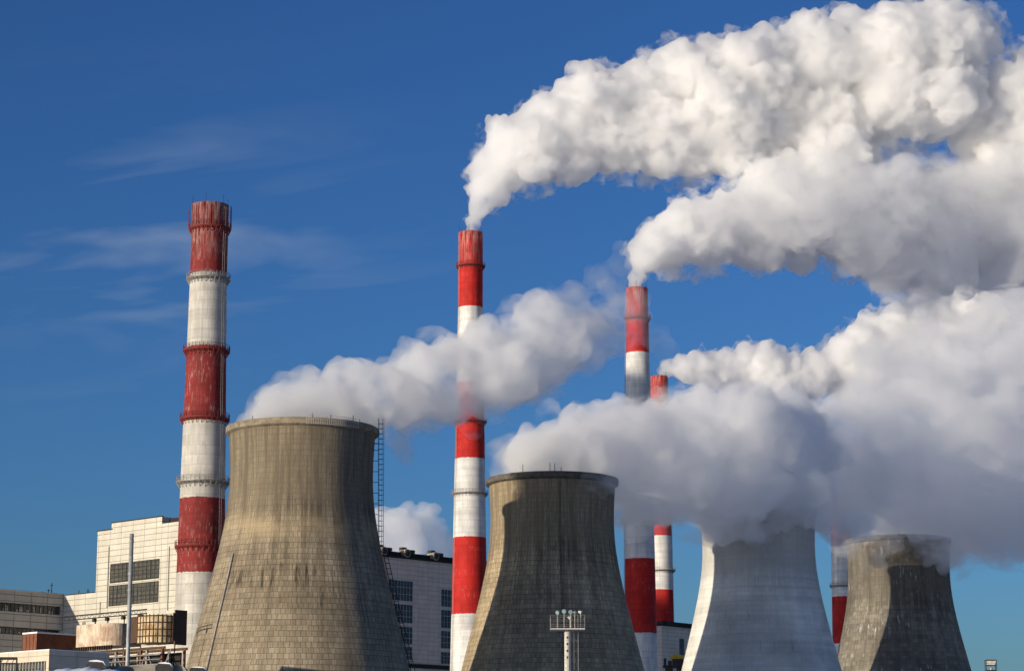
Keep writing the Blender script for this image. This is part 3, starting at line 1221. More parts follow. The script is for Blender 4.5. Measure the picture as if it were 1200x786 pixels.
b.build('cladding', M['duct_dark'], eg2)
b = MB()
Xj0, Xj1 = fd.front(148.5, 740, 1.5)[0], fd.front(160.5, 740, 1.5)[0]
b.box(Xj0, Xj1, 1.5, 7, zbd + .2, ztd + .9)
b.build('joint_box', M['duct_dark'], eg2)
b = MB()
b.cut()
b.bar((Xc + .5, 2.6, zbg - .4), ((Xc + Xe) / 2, 2.6, zbg - 1.9), .12, 5)
b.cut()
b.bar((Xe - .2, 2.6, zbg - .4), ((Xc + Xe) / 2 + .1, 2.6, zbg - 1.9), .12, 5)
b.build('brace', M['duct_dark'], eg2)

et = fd.empty('steel_trestle')
tag(et, 'rusty steel trestle of posts and diagonal braces carrying the duct and tank', 'trestle')
ztr = zbd - .95
b = MB()
b.cut()
b.box(X0 + .3, Xe - .4, .3, .6, ztr - .5, ztr - .004)
b.cut()
b.box(X0 + .3, Xe - .4, 5.6, 5.9, ztr - .5, ztr - .004)
b.build('beam', M['duct_dark'], et)
for px in (118, 134, 143.5, 163, 170, 188):
    x = fd.front(px, 765)[0]
    m_ = M['concrete'] if px in (134, 170) else M['rust_box']
    for y in (.45, 5.75):
        b = MB()
        b.box(x - .22, x + .22, y - .2, y + .2, 0, ztr - .503)
        b.build('post', m_, et)
b = MB()
for p_, q_ in ((122, 134), (146, 134), (158, 170), (181, 170), (185, 198)):
    xa, xb = fd.front(p_, 775)[0], fd.front(q_, 760)[0]
    b.cut()
    b.bar((xa, .45, ztr - 6), (xb, .45, ztr - .6), .1, 5)
b.build('brace', M['steel'], et)
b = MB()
b.box(X0 + 2, Xe - 3, 6.3, 6.6, 0, ztr - .8)  # dark sheet standing in for the shade behind the trestle
b.build('shade_sheet', M['roof_dark'], et)

# pipes slung under the trestle deck and down pipes on the cream wall
b = MB()
for k_, (yy, zz0, rr0) in enumerate(((-.15, 1.5, .16), (-.2, 2.4, .11), (-.1, 3.4, .22))):
    b.cut()
    b.bar((X0 + 3.2, yy, ztr - zz0), (Xe - 1.0, yy, ztr - zz0), rr0, 8)
b.build('pipe', M['rail'], et)
b = MB()
for px_, zt0, zb0 in ((118, 705, 722), (197, 640, 715), (126, 640, 712)):
    xx_ = fb.front(px_, 700)[0]
    b.cut()
    b.bar((xx_, -.16, fb.front(px_, zb0)[1]), (xx_, -.16, fb.front(px_, zt0)[1]), .11, 6)
b.build('down_pipe', M['rail'], eb)

# lattice pipe bridge above the ducts
fp = Facade(108, 724, 500.0, ALPHA)
ep = fp.empty('pipe_bridge')
tag(ep, 'thin dark lattice pipe bridge crossing the cream wall above the duct', 'pipe bridge')
xp0 = fp.front(75, 728)[0]
xp1 = fp.front(172, 717)[0]
zp = fp.front(140, 721)[1]
b = MB()
for dz in (0, .85):
    b.bar((xp0, 0, zp + dz), (xp1, 0, zp + dz), .13, 6)
n = int((xp1 - xp0) / .9)
for i in range(n):
    x = xp0 + (xp1 - xp0) * i / n
    b.bar((x, 0, zp + (.85 if i % 2 else 0)), (x + (xp1 - xp0) / n, 0, zp + (0 if i % 2 else .85)), .06, 4)
b.build('truss', M['darksteel'], ep)
for px in (111, 126, 145, 165):
    x = fp.front(px, 720)[0]
    b = MB()
    b.box(x - .45, x + .3, -.35, .35, zp - .85, zp - .135)
    b.bar((x, .2, 0), (x, .2, zp - .855), .14, 5)
    b.build('hanger', M['darksteel'], ep)

# ------------------------------------------------------------------ slim steel flue
D_ = 425.0
c = pt(154.5, 625, D_)
ep2 = empty('steel_flue', (c.x, D_, 0))
tag(ep2, 'slim galvanised steel flue pipe standing in front of the duct', 'flue pipe')
b = MB()
rf = 2.75 * mpp(154, 700, D_)
zf_ = c.z
b.lathe([(rf * 1.05, 0), (rf * 1.05, zf_ * .55), (rf * .9, zf_ * .56), (rf * .9, zf_), (rf * .8, zf_), (rf * .8, zf_ - 3)], 24, 0)
b.build('pipe', M['steel'], ep2, smooth=True)
b = MB()
z = 3.0
while z < zf_ - 1:
    r_ = rf * (1.05 if z < zf_ * .55 else .9)
    b.lathe([(r_ + .002, z), (r_ + .07, z), (r_ + .07, z + .16), (r_ + .002, z + .16)], 24, 0, close=True)
    z += 3.0
b.build('collar', M['steel'], ep2)

# ------------------------------------------------------------------ snowy roof in the foreground
D_ = 262.0
A_ = pt(-30, 784, D_)
zr0 = pt(100, 783, D_).z
Bx = pt(247, 786, D_).x
es = empty('snowy_roof_building', (A_.x, D_, 0))
tag(es, 'stained brick parapet and snow covered roof along the bottom edge', 'building')
LX = Bx - A_.x
b = MB()
b.box(0, LX, 0, 30, 0, zr0 - .5)
b.build('wall', M['concrete'], es)
b = MB()
# snow drifted into a low uneven ridge
nx, ny = 70, 10
vid = {}
for i in range(nx + 1):
    for j in range(ny + 1):
        x = LX * i / nx
        y = .3 + 9.0 * j / ny
        px_ = -30 + 277 * i / nx
        ridge = math.sin(math.pi * j / ny) ** .8
        hgt = .35 + .5 * math.exp(-((px_ - 92) / 40.0) ** 2) + .1 * math.sin(px_ * .21) + .08 * math.sin(px_ * .53 + 1) - .2 * math.exp(-((px_ - 165) / 20.0) ** 2)
        vid[i, j] = len(b.v)
        b.v.append((x, y, zr0 - .49 + ridge * hgt))
for i in range(nx):
    for j in range(ny):
        b.quad([vid[i, j], vid[i + 1, j], vid[i + 1, j + 1], vid[i, j + 1]], 0, [(0, 0)] * 4)
b.build('snow_cover', M['snow'], es, smooth=True)
b = MB()
b.box(pt(128, 780, D_ + 11).x - A_.x, pt(183, 780, D_ + 11).x - A_.x, 10.5, 11.5, zr0 - .49, pt(150, 780, D_ + 11).z)
b.build('brick_upstand', M['concrete'], es)


def roof_vent(px0, px1, py0, snow_px, kind):
    d = D_ + 8
    a, c2 = pt(px0, 784, d), pt(px1, 784, d)
    zt_ = pt((px0 + px1) / 2, py0, d).z
    e = empty('roof_ventilator', (a.x, d, zr0 - .48))
    w_ = c2.x - a.x
    h = zt_ - (zr0 - .48)
    b = MB()
    pr = [(0, 0), (0, h * .75), (w_ * .12, h * .95), (w_ * .8, h * .9), (w_, h * .55), (w_, 0)]
    b.prism([Vector((x, 0, z)) for x, z in pr], Vector((0, 1.6, 0)))
    b.build('hood', M['darksteel'], e)
    b = MB()
    ps = [(w_ * .05, h * .86), (w_ * .14, h * 1.0), (w_ * .5, h * 1.05), (w_ * .82, h * .96), (w_ * .95, h * .66), (w_ * .8, h * .905), (w_ * .12, h * .955)]
    b.prism([Vector((x, -.05, z)) for x, z in ps], Vector((0, 1.7, 0)))
    b.build('snow_cover', M['snow'], e)
    if kind:
        b = MB()
        pa = []
        for i in range(13):
            q = math.pi * i / 12
            pa.append(Vector((w_ + .55 - 1.0 * math.cos(q), .9, 1.45 * math.sin(q))))
        b.prism(pa, Vector((0, 1.6, 0)))
        b.build('bend', M['concrete'], e)
    else:
        b = MB()
        b.prism([Vector((-.9, .2, 0)), Vector((-.1, .2, 0)), Vector((-.1, .2, h * .6))], Vector((0, 1.2, 0)))
        b.build('bend', M['concrete'], e)
    return e


G_ = 'snow topped ventilators on the near roof'
tag(roof_vent(101, 125, 773.5, 0, 0), 'dark snow topped roof ventilator below the cream duct', 'roof ventilator', G_)
tag(roof_vent(183, 203, 776, 0, 1), 'snow topped roof ventilator with a rounded bend, below the dark tank end', 'roof ventilator', G_)
tag(roof_vent(222, 243, 781, 0, 0), 'low snow topped roof ventilator at the foot of the tan tower', 'roof ventilator', G_)

# ------------------------------------------------------------------ floodlight mast in front of the second tower
D_ = 300.0
c = pt(665, 737, D_)
K = mpp(665, 737, D_)
em = empty('floodlight_mast', (c.x, D_, 0))
tag(em, 'white floodlight mast with a railed platform before the brown tower', 'floodlight mast')
zp = c.z
b = MB()
rp = 3.7 * K
b.lathe([(rp * 1.15, 0), (rp, zp - .5), (rp * 1.1, zp - .45), (rp * 1.1, zp - .12), (.02, zp - .12)], 10, 0)
b.build('pole', M['white_steel'], em)
b = MB()
for i in range(4):
    z = zp - 1.2 - i * .85
    b.cut()
    b.box(-.14, .06, -rp * 1.06, -rp * .9, z, z + .28)
b.build('inspection_hole', M['darksteel'], em)
x0, x1 = -20 * K, 20 * K
y0, y1 = -1.5, 1.5
b = MB()
b.box(x0, x1, y0, y1, zp - .1, zp + .05)
b.build('platform', M['white_steel'], em)
b = MB()
hr = 15.5 * K
for x, y in [(x0 + (x1 - x0) * i / 5, yy) for i in range(6) for yy in (y0, y1)] + [(x0, 0), (x1, 0)]:
    b.bar((x, y, zp + .05), (x, y, zp + hr * (1.0 if random.random() > .3 else 1.05)), .028, 5)
for z in (hr * .3, hr * .65, hr):
    for p_, q_ in (((x0, y0), (x1, y0)), ((x0, y1), (x1, y1)), ((x0, y0), (x0, y1)), ((x1, y0), (x1, y1))):
        b.bar((*p_, zp + z), (*q_, zp + z), .028, 5)
b.build('railing', M['rail'], em)
b = MB()
for xx in (7.5 * K, 12.5 * K):
    b.bar((xx, .6, 0), (xx, .6, zp), .03, 5)
    b.bar((xx, -.2, 0), (xx, -.2, zp), .025, 5)
z = 2.0
while z < zp:
    b.bar((7.5 * K, .6, z), (12.5 * K, .6, z), .025, 4)
    if int(z / .35) % 4 == 0:
        b.bar((7.5 * K, -.2, z), (12.5 * K, -.2, z), .022, 4)
        b.bar((7.5 * K, -.2, z), (7.5 * K, .6, z), .022, 4)
        b.bar((12.5 * K, -.2, z), (12.5 * K, .6, z), .022, 4)
    z += .35
b.build('ladder', M['rail'], em)
for (px, py, tilt, r_) in ((653.5, 717.5, -30, .42), (661, 716, -8, .45), (668.5, 716.8, 6, .45), (673.5, 717.5, 25, .3), (680.5, 717.5, 62, .38), (668, 724, 65, .34)):
    q = pt(px, py, D_) - Vector((c.x, D_, 0))
    r_ *= .66
    b = MB()
    d = Vector((math.sin(R(tilt)), -math.cos(R(tilt)), -.35)).normalized()
    o_ = Vector((q.x, -.4, q.z))
    b.bar(o_ + d * -.35, o_ + d * .12, r_ * .55, 12, 0, r_)
    b.bar(o_ + d * .121, o_ + d * .16, r_ * .97, 12, 1, r_ * .9)
    b.bar(o_ + Vector((0, 0, -r_)), Vector((q.x, -.4, zp + .05)), .045, 5, 0)
    b.build('floodlight', [M['white_steel'], M['lamp_glass']], em, smooth=False)

# small lamp platform at the right edge
D_ = 350.0
c = pt(1161, 776, D_)
K = mpp(1161, 776, D_)
em = empty('lamp_platform', (c.x, D_, 0))
tag(em, 'small steel lamp platform peeking up at the lower right edge', 'lamp mast')
zc = c.z
b = MB()
b.bar((0, 0, 0), (0, 0, zc - 6 * K), .25, 8)
b.build('pole', M['steel'], em)
b = MB()
for x in (-6 * K, 6 * K):
    for y in (-.5, .5):
        b.bar((x, y, zc - 9 * K), (x, y, zc + 3 * K), .06, 5)
for z in (zc - 9 * K, zc - 3.2 * K, zc + 3 * K):
    for y in (-.5, .5):
        b.bar((-6 * K, y, z), (6 * K, y, z), .06, 5)
b.box(-6 * K, 6 * K, -.5, .5, zc - 9.6 * K, zc - 9 * K)
b.build('frame', M['darksteel'], em)
b = MB()
b.cut()
b.box(-4.8 * K, 4.8 * K, -.56, .3, zc - .6 * K, zc + 2.0 * K)
b.cut()
b.box(-4.0 * K, 4.0 * K, -.5, .3, zc - 3 * K, zc - .62 * K)
b.build('lamp_housing', M['white_steel'], em)

# yellow gantry machine between chimney and pale tower
D_ = 760.0
c = pt(792, 779, D_)
K = mpp(792, 779, D_)
ey = empty('yellow_gantry_crane', (c.x, D_, 0))
tag(ey, 'yellow gantry crane trolley on dark girders between chimney and pale tower', 'crane')
zc = c.z
b = MB()
b.box(-15 * K, 16 * K, -1.2, 1.2, zc - 3 * K, zc)
b.build('girder', M['darksteel'], ey)
b = MB()
for x in (-8 * K, 5 * K, 15 * K):
    b.cut()
    b.box(x - 1.2, x + 1.2, -1, 1, 0, zc - 3.02 * K)
b.build('leg', M['duct_dark'], ey)
b = MB()
b.cut()
b.box(-6 * K, 8 * K, -1.5, 1.5, zc + 7.5 * K, zc + 11 * K)
b.cut()
b.box(-4 * K, 4 * K, -1.3, 1.3, zc + 11.02 * K, zc + 12.3 * K)
b.cut()
b.box(9 * K, 15 * K, -1.5, 1.5, zc + .02, zc + 5 * K)
b.build('trolley', M['yellow'], ey)
b = MB()
b.cut()
b.box(-4 * K, 8.5 * K, -1.2, 1.2, zc + .02, zc + 7.48 * K)
b.cut()
b.box(-9 * K, -5 * K, -1.2, 1.2, zc + .02, zc + 5 * K)
b.cut()
b.box(-14 * K, -11.5 * K, -1.0, 1.0, zc + .02, zc + 8 * K)
b.build('machinery', M['darksteel'], ey)


# ------------------------------------------------------------------ smoke and steam
def perlin(P, seed):
    rng = np.random.RandomState(seed)
    perm = rng.permutation(256).astype(np.int64)
    g = rng.normal(size=(256, 3))
    g /= np.linalg.norm(g, axis=1)[:, None]
    i = np.floor(P).astype(np.int64)
    f = P - i
    u = f * f * f * (f * (f * 6 - 15) + 10)
    out = np.zeros(len(P))
    for dx in (0, 1):
        for dy in (0, 1):
            for dz in (0, 1):
                h = perm[(perm[(perm[(i[:, 0] + dx) & 255] + i[:, 1] + dy) & 255] + i[:, 2] + dz) & 255]
                d = f - np.array([dx, dy, dz])
                w = np.where(dx, u[:, 0], 1 - u[:, 0]) * np.where(dy, u[:, 1], 1 - u[:, 1]) * np.where(dz, u[:, 2], 1 - u[:, 2])
                out += w * (g[h] * d).sum(1)
    return out


def plume_nodes():
    ng = bpy.data.node_groups.new('billow', 'GeometryNodeTree')
    ng.interface.new_socket('Geometry', in_out='INPUT', socket_type='NodeSocketGeometry')
    ng.interface.new_socket('Geometry', in_out='OUTPUT', socket_type='NodeSocketGeometry')
    return ng


def union_mesh(points, radii, voxel):
    """closed surface round a cloud of balls"""
    me = bpy.data.meshes.new('balls')
    me.from_pydata([tuple(p) for p in points], [], [])
    at = me.attributes.new('rad', 'FLOAT', 'POINT')
    at.data.foreach_set('value', np.asarray(radii, dtype=np.float32))
    ob = bpy.data.objects.new('balls', me)
    link(ob)
    ng = plume_nodes()
    n, l = ng.nodes, ng.links
    gi, go = n.new('NodeGroupInput'), n.new('NodeGroupOutput')
    mp = n.new('GeometryNodeMeshToPoints')
    na = n.new('GeometryNodeInputNamedAttribute')
    na.data_type = 'FLOAT'
    na.inputs['Name'].default_value = 'rad'
    pv = n.new('GeometryNodePointsToVolume')
    pv.resolution_mode = 'VOXEL_SIZE'
    pv.inputs['Voxel Size'].default_value = voxel
    pv.inputs['Density'].default_value = 1.0
    vm = n.new('GeometryNodeVolumeToMesh')
    vm.inputs['Threshold'].default_value = 0.1
    l.new(gi.outputs[0], mp.inputs['Mesh'])
    l.new(mp.outputs[0], pv.inputs['Points'])
    l.new(na.outputs['Attribute'], pv.inputs['Radius'])
    l.new(pv.outputs[0], vm.inputs['Volume'])
    l.new(vm.outputs[0], go.inputs[0])
    md = ob.modifiers.new('billow', 'NODES')
    md.node_group = ng
    dg = bpy.context.evaluated_depsgraph_get()
    dg.update()
    out = bpy.data.meshes.new_from_object(ob.evaluated_get(dg), depsgraph=dg)
    bpy.data.objects.remove(ob)
    bpy.data.meshes.remove(me)
    bpy.data.node_groups.remove(ng)
    return out


def drop_specks(me, least=8.0):
    """remove stray closed specks smaller than LEAST cubic metres"""
    nv = len(me.vertices)
    e = np.empty(len(me.edges) * 2, np.int64)
    me.edges.foreach_get('vertices', e)
    e = e.reshape(-1, 2)
    lab = np.arange(nv)
    while True:
        old = lab.copy()
        m = np.minimum(lab[e[:, 0]], lab[e[:, 1]])
        np.minimum.at(lab, e[:, 0], m)
        np.minimum.at(lab, e[:, 1], m)
        lab = lab[lab]
        lab = lab[lab]
        if (lab == old).all():
            break
    if len(np.unique(lab)) == 1:
        return
    co = np.empty(nv * 3, np.float32)
    me.vertices.foreach_get('co', co)
    co = co.reshape(-1, 3).astype(float)
    me.calc_loop_triangles()
    t_ = np.empty(len(me.loop_triangles) * 3, np.int32)
    me.loop_triangles.foreach_get('vertices', t_)
    t_ = t_.reshape(-1, 3)
    c0 = co.mean(0)
    a, b, c = co[t_[:, 0]] - c0, co[t_[:, 1]] - c0, co[t_[:, 2]] - c0
    vol = np.bincount(lab[t_[:, 0]], np.einsum('ij,ij->i', a, np.cross(b, c)) / 6, minlength=nv)
    bad = vol[lab] < least
    if bad.any():
        import bmesh
        bm = bmesh.new()
        bm.from_mesh(me)
        bm.verts.ensure_lookup_table()
        bmesh.ops.delete(bm, geom=[bm.verts[i] for i in np.nonzero(bad)[0]], context='VERTS')
        bm.to_mesh(me)
        bm.free()


def smoke_mat(name, density, color=(1, 1, 1), g=0.0):
    m = bpy.data.materials.new(name)
    m.use_nodes = True
    n, l = m.node_tree.nodes, m.node_tree.links
    n.clear()
    o = n.new('ShaderNodeOutputMaterial')
    v = n.new('ShaderNodeVolumePrincipled')
    v.inputs['Color'].default_value = (*color, 1)
    v.inputs['Density'].default_value = density
    v.inputs['Anisotropy'].default_value = g
    l.new(v.outputs[0], o.inputs['Volume'])
    return m


def wispy_mat(name, density, wl_, lo=0.42, hi=0.62, g=0.3, dist=0.0, stretch=(1, 1, 1), step=1.0):
    """steam whose density is torn by noise fixed in space"""
    m = smoke_mat(name, density, g=g)
    n, l = m.node_tree.nodes, m.node_tree.links
    v = next(x for x in n if x.type == 'PRINCIPLED_VOLUME')
    tc_ = n.new('ShaderNodeTexCoord')
    mp_ = n.new('ShaderNodeMapping')
    mp_.inputs['Scale'].default_value = tuple(c / wl_ for c in stretch)
    mp_.inputs['Rotation'].default_value = (0, R(-25), 0)
    l.new(tc_.outputs['Object'], mp_.inputs['Vector'])
    nz = n.new('ShaderNodeTexNoise')
    nz.inputs['Scale'].default_value = 1.0
    nz.inputs['Detail'].default_value = 3.0
    nz.inputs['Roughness'].default_value = 0.6
    nz.inputs['Distortion'].default_value = dist
    l.new(mp_.outputs[0], nz.inputs['Vector'])
    mr = n.new('ShaderNodeMapRange')
    mr.interpolation_type = 'SMOOTHSTEP'
    mr.inputs['From Min'].default_value = lo
    mr.inputs['From Max'].default_value = hi
    mr.inputs['To Min'].default_value = 0.0
    mr.inputs['To Max'].default_value = density
    l.new(nz.outputs['Fac'], mr.inputs['Value'])
    l.new(mr.outputs[0], v.inputs['Density'])
    m.cycles.volume_step_rate = step
    return m


def plume(name, circles, d0, d1, mat, voxel, label, seed, levels=3, shrink=0.86, noise=(), kids=(16, 10, 8), thick=1.0, parent=None, child=(0.28, 0.5), flat=1.0):
    rnd = np.random.RandomState(seed)
    xs = [c[0] for c in circles]
    xa, xb = min(xs), max(xs)
    C, Rr_ = [], []
    for px, py, r in circles:
        D = d0 + (d1 - d0) * (px - xa) / max(1, xb - xa)
        k = mpp(px, py, D)
        p = pt(px, py, D)
        j = rnd.uniform(-.35, .35) * r * k * thick
        C.append((p.x, p.y + j, p.z))
        Rr_.append(r * k * shrink)
    C, Rr_ = np.array(C), np.array(Rr_)
    allP, allR = [C], [Rr_]
    cur, curR = C, Rr_
    for lv in range(levels):
        n = kids[lv]
        d = rnd.normal(size=(len(cur), n, 3))
        d /= np.linalg.norm(d, axis=2)[:, :, None]
        rr = curR[:, None] * (child[0] * .85 + (child[1] * 1.2 - child[0] * .85) * rnd.uniform(0, 1, size=(len(cur), n)) ** 2.0)
        pos = cur[:, None, :] + d * (curR[:, None] * 1.06 - rr * .42)[:, :, None]
        pos, rr = pos.reshape(-1, 3), rr.reshape(-1)
        # drop those buried inside a main ball
        keep = np.ones(len(pos), bool)
        for c_, r_ in zip(C, Rr_):
            keep &= np.linalg.norm(pos - c_, axis=1) + rr * .55 > r_ * .92
        pos, rr = pos[keep], rr[keep]
        ok = rr > voxel * .9
        pos, rr = pos[ok], rr[ok]
        if not len(pos):
            break
        allP.append(pos)
        allR.append(rr)
        cur, curR = pos, rr
    P, Q = np.concatenate(allP), np.concatenate(allR)
    me = union_mesh(P, Q, voxel)
    nv = len(me.vertices)
    co = np.empty(nv * 3, np.float32)
    me.vertices.foreach_get('co', co)
    co = co.reshape(-1, 3).astype(float)
    nr = np.empty(nv * 3, np.float32)
    me.vertices.foreach_get('normal', nr)
    nr = nr.reshape(-1, 3).astype(float)
    disp = np.zeros(nv)
    for i, (wl_, am) in enumerate(noise):
        disp += am * perlin(co / wl_ + 37.3 * i, seed * 11 + i)
    co += nr * disp[:, None]
    me.vertices.foreach_set('co', co.astype(np.float32).ravel())
    me.update()
    tmp = link(bpy.data.objects.new('tmp', me))
    rm = tmp.modifiers.new('rm', 'REMESH')
    rm.mode = 'VOXEL'
    rm.voxel_size = voxel
    dg = bpy.context.evaluated_depsgraph_get()
    dg.update()
    me2 = bpy.data.meshes.new_from_object(tmp.evaluated_get(dg), depsgraph=dg)
    bpy.data.objects.remove(tmp)
    bpy.data.meshes.remove(me)
    me = me2
    drop_specks(me)
    me.name = name
    me.materials.clear()
    me.materials.append(mat)
    o = bpy.data.objects.new(name, me)
    link(o)
    if parent is not None:
        o.parent = parent
    if label:
        tag(o, label, 'smoke' if 'smoke' in name else 'steam')
    print(name, len(P), 'balls', nv, 'verts')
    return o


SM_DENSE = wispy_mat('white_smoke', 0.62, 6.0, 0.30, 0.58, g=0.42, dist=0.0, step=0.55)
SM_TORN = wispy_mat('torn_smoke', 0.20, 6.5, 0.47, 0.64, g=0.4, dist=0.0, step=0.8)
SM_NEAR = wispy_mat('near_steam', 0.25, 10.0, 0.32, 0.60, g=0.15, step=0.8)
SM_MID = wispy_mat('steam', 0.11, 10.0, 0.36, 0.64, g=0.15, dist=0.0, step=0.8)
SM_VEIL = wispy_mat('steam_veil', 0.09, 12.0, g=0.15, stretch=(.8, 1, 1.2))
SM_THIN = wispy_mat('thin_steam', 0.12, 12.0, 0.40, 0.66, stretch=(.7, 1, 1.3))
SM_BANK = wispy_mat('thick_steam', 0.34, 8.0, 0.34, 0.62, g=0.5, dist=0.0, step=0.6)
SM_FAINT = wispy_mat('faint_steam', 0.05, 14.0, 0.36, 0.66, stretch=(.7, 1, 1.2))


def steam(circles, d0, d1, voxel, label, seed, mat=None, veil=True, noise=((9, 3.0), (4, 1.5), (1.8, .6)), vnoise=((14, 6.0), (6, 3.4), (2.6, 1.5)), name='steam_plume', shrink=0.82, vshrink=1.02, vmat=None):
    o = plume(name, circles, d0, d1, mat or SM_MID, voxel, label, seed, noise=noise, shrink=shrink)
    if veil:
        plume('veil', circles, d0, d1, vmat or SM_VEIL, voxel * 1.15, None, seed + 40, noise=vnoise, levels=2, shrink=vshrink, parent=o)
    return o


P1 = [(551, 270, 6), (554, 260, 10), (563, 244, 16), (573, 224, 25), (582, 200, 35), (600, 180, 40), (625, 180, 44), (640, 160, 48),
      (668, 150, 50), (675, 180, 36), (700, 130, 54), (725, 118, 50), (730, 165, 46), (757, 125, 54), (775, 170, 48), (800, 100, 58),
      (812, 160, 56), (836, 95, 56), (850, 145, 62), (880, 95, 54), (900, 150, 62), (930, 92, 54), (960, 75, 56), (960, 150, 66),
      (1000, 70, 60), (1010, 120, 60), (1045, 62, 60), (1045, 118, 58), (1090, 55, 58), (1122, 48, 50), (1100, 118, 54), (1140, 45, 36),
      (1150, 140, 46), (1195, 115, 52), (1215, 85, 36), (1190, 165, 44), (1235, 130, 66), (1240, 60, 30)]
plume('smoke_plume', P1, 900, 950, SM_DENSE, 0.42, 'brilliant white billowing smoke streaming from the tallest thin chimney, uppermost plume', 1,
      noise=((14, 2.6), (6, 1.6), (3, 1.1), (1.5, .7)), child=(0.2, 0.46))
for P_, da, db, par, sd in ((P1, 900, 950, 'smoke_plume', 60),):
    plume('torn_edge', P_, da, db, SM_TORN, 0.7, None, sd, noise=((9, 3.5), (4, 2.5), (2, 1.6)), levels=3, shrink=0.95, parent=bpy.data.objects[par])
P12 = [(1000, 200, 34), (1035, 205, 40), (1075, 205, 44), (1115, 205, 40), (1150, 205, 34)]
plume('veil', P12, 935, 945, SM_FAINT, 0.8, None, 49, noise=((14, 6), (6, 4), (3, 2)), levels=2, shrink=0.9, parent=bpy.data.objects['smoke_plume'])
P2 = [(744, 334, 5), (747, 322, 10), (755, 303, 20), (768, 288, 30), (793, 280, 40), (826, 274, 46), (856, 264, 42), (872, 246, 32), (880, 275, 46),
      (905, 235, 52), (910, 262, 52), (940, 235, 62), (965, 235, 66), (1000, 262, 60), (1045, 278, 60), (1090, 285, 64), (1130, 265, 72), (1160, 270, 80),
      (1200, 260, 90), (1240, 260, 90), (990, 215, 50), (1180, 210, 44)]
plume('smoke_plume', P2, 870, 985, SM_DENSE, 0.45, 'white smoke plume turning grey as it drifts from the chimney past the brown tower', 2,
      noise=((14, 2.6), (6, 1.6), (3, 1.1), (1.5, .7)), child=(0.2, 0.46))
plume('torn_edge', P2, 870, 985, SM_TORN, 0.7, None, 61, noise=((9, 3.5), (4, 2.5), (2, 1.6)), levels=3, shrink=0.95, parent=bpy.data.objects['smoke_plume.001'])
P2V = [(900, 235, 46), (940, 245, 60), (985, 240, 62), (1030, 262, 66), (1080, 262, 70), (1130, 258, 74), (1180, 255, 84), (1220, 270, 84), (1060, 320, 44), (1110, 330, 44)]
plume('veil', P2V, 868, 945, SM_VEIL, 0.8, None, 50, noise=((14, 5), (6, 3), (3, 1.5)), levels=2, shrink=0.95, parent=bpy.data.objects['smoke_plume.001'])
P3 = [(776, 437, 6), (784, 431, 11), (800, 430, 16), (822, 430, 22), (848, 430, 26), (875, 428, 27), (900, 432, 30), (928, 442, 30), (955, 440, 30),
      (985, 430, 34), (1012, 422, 40), (1045, 410, 46), (1085, 400, 52), (1125, 392, 56), (1165, 388, 60), (1210, 380, 66), (905, 460, 26)]
plume('smoke_plume', P3, 1200, 1230, SM_DENSE, 0.75, 'small puffy white smoke plume leaving the half hidden slender chimney', 3,
      noise=((14, 2.6), (6, 1.6), (3, 1.1), (1.5, .7)), child=(0.2, 0.46))
plume('torn_edge', P3, 1200, 1230, SM_TORN, 0.9, None, 62, noise=((9, 3.5), (4, 2.5), (2, 1.6)), levels=3, shrink=0.95, parent=bpy.data.objects['smoke_plume.002'])
S1 = [(288, 494, 13), (305, 492, 20), (355, 496, 36), (395, 496, 36), (330, 484, 34), (365, 478, 42), (405, 474, 44), (440, 470, 42), (472, 466, 42), (505, 450, 48), (540, 442, 48),
      (575, 435, 50), (610, 422, 50), (638, 408, 46), (655, 388, 34), (632, 372, 24)]
s1 = steam(S1, 508, 540, 0.6, 'thin grey white steam trailing from the tan tower across the tall chimney', 4, mat=SM_NEAR, shrink=0.9)
S1T = [(640, 370, 30), (668, 385, 46), (690, 375, 42), (700, 350, 28), (660, 412, 44), (478, 498, 30), (620, 355, 16), (690, 402, 34), (470, 520, 18), (648, 348, 18)]
plume('wisp', S1T, 538, 552, SM_THIN, 0.6, None, 44, noise=((12, 6), (5, 4), (2.4, 2)), levels=3, shrink=0.78, parent=s1)
S1F = [(715, 340, 26), (728, 318, 20), (738, 296, 14), (746, 362, 26), (755, 395, 20), (772, 405, 18), (705, 395, 34), (725, 372, 30), (690, 330, 18)]
plume('wisp', S1F, 545, 555, SM_FAINT, 0.6, None, 45, noise=((12, 6), (5, 4), (2.4, 2)), levels=3, shrink=0.8, parent=s1)
S2 = [(605, 545, 22), (628, 534, 36), (660, 530, 44), (697, 530, 50), (735, 535, 58), (715, 562, 40), (765, 540, 66), (800, 538, 70), (840, 530, 74),
      (880, 535, 70), (770, 572, 44), (915, 520, 60), (735, 570, 40)]
s2 = steam(S2, 578, 640, 0.7, 'grey steam bank pouring out of the brown tower and over both chimneys', 5, mat=SM_NEAR, shrink=0.92, vshrink=1.0)
S2F = [(692, 560, 16), (704, 566, 16), (716, 568, 16), (722, 582, 13), (722, 600, 8)]
plume('wisp', S2F, 560, 566, SM_THIN, 0.4, None, 46, noise=((6, 3), (3, 2), (1.4, 1.0)), levels=3, shrink=0.85, parent=s2)
S3 = [(832, 600, 26), (850, 592, 38), (880, 585, 44), (905, 580, 48), (945, 565, 56), (925, 520, 50), (985, 550, 66), (1000, 500, 58), (1035, 545, 76), (1070, 490, 74),
      (1090, 550, 82), (1130, 500, 86), (1150, 565, 82), (1190, 470, 92), (1220, 545, 92), (1150, 430, 66), (1210, 420, 68), (1090, 440, 56), (1040, 450, 52), (870, 605, 28)]
s3 = steam(S3, 640, 720, 0.8, 'huge lavender grey steam bank rising from the pale grey tower to the frame edge', 6)
S4 = [(1030, 622, 20), (1055, 612, 32), (1090, 610, 42), (1130, 608, 48), (1170, 602, 58), (1215, 592, 68)]
s4 = steam(S4, 712, 760, 0.8, 'low steam hanging over the dark patched tower, lowest of the banks', 7)
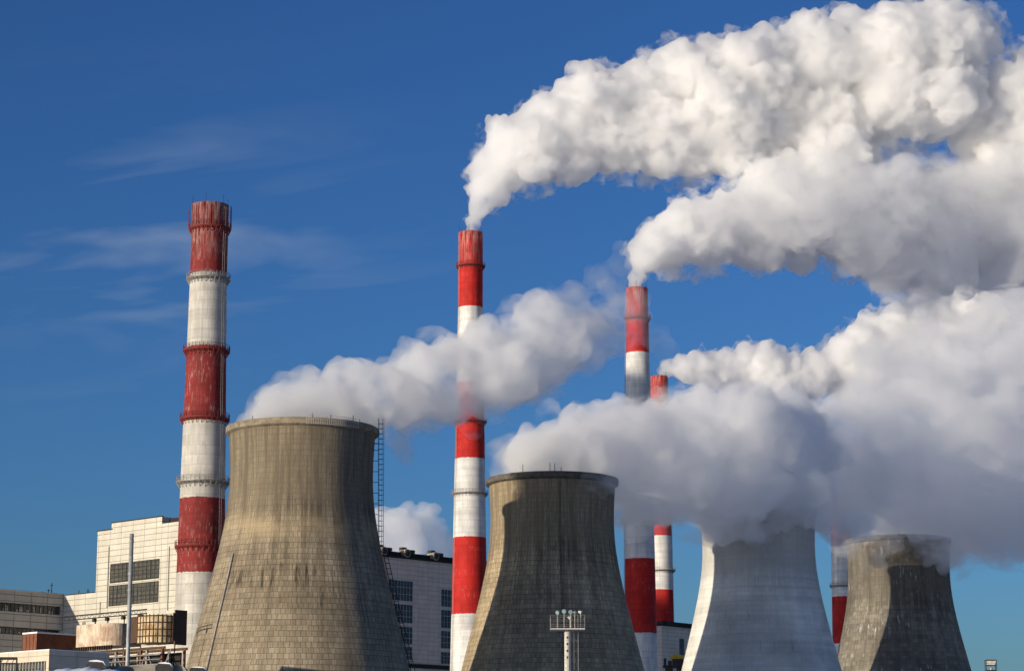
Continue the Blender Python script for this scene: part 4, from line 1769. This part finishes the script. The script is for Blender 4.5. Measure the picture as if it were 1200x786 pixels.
S3F = [(822, 604, 18), (838, 612, 22), (856, 612, 26), (878, 610, 26), (902, 604, 27), (925, 594, 27), (948, 594, 28), (872, 588, 36), (910, 580, 36), (940, 572, 36),
       (965, 604, 24), (986, 612, 24), (1002, 616, 22), (976, 622, 15), (990, 626, 14)]
plume('wisp', S3F, 624, 634, SM_BANK, 0.5, None, 47, noise=((8, 4), (4, 2.6), (1.8, 1.3)), levels=3, shrink=0.82, parent=s3)
S4F = [(992, 636, 20), (1008, 644, 22), (1026, 644, 22), (1046, 634, 18), (1066, 630, 14), (1085, 636, 18), (1100, 644, 21), (1108, 660, 15), (1104, 630, 20)]
plume('wisp', S4F, 700, 704, SM_VEIL, 0.5, None, 48, noise=((7, 3.4), (3.4, 2.2), (1.6, 1.1)), levels=3, shrink=0.8, parent=s4)
CL = [(445, 625, 30), (468, 612, 22), (490, 615, 26), (503, 600, 13), (508, 628, 22), (470, 640, 36), (520, 640, 22), (425, 640, 40)]
plume('steam_cloud', CL, 1500, 1520, smoke_mat('far_steam', 0.06), 1.0, 'white puff of steam rising behind the grey turbine hall', 8,
      noise=((12, 3.0), (5, 1.6), (2.5, .7)))
# added steam, out of view on the left, shaped to shade the far chimneys
BK = []
for w_, zt_ in ((-629, 256), (-636, 258), (-643, 256), (-860, 230), (-866, 233), (-872, 236), (-881, 300), (-888, 300), (-895, 296)):
    p_ = Vector((math.sin(SUN_AZ), math.cos(SUN_AZ))) * -60 + Vector((math.cos(SUN_AZ), -math.sin(SUN_AZ))) * w_   # w_: offset across the light
    z_ = zt_
    rb_ = 12.0 if w_ > -700 else 9.5
    while z_ > 60:
        BK.append((p_.x, p_.y, z_ - rb_, rb_))
        z_ -= rb_ * 1.2
bank_mesh = union_mesh([b_[:3] for b_ in BK], [b_[3] for b_ in BK], 2.0)
bank_mesh.materials.clear()
bank_mesh.materials.append(smoke_mat('shading_steam', 0.7))
bank = link(bpy.data.objects.new('shade_steam_bank', bank_mesh))
tag(bank, 'unseen steam bank added on the left to shade the far chimneys', 'steam', kind='stuff')
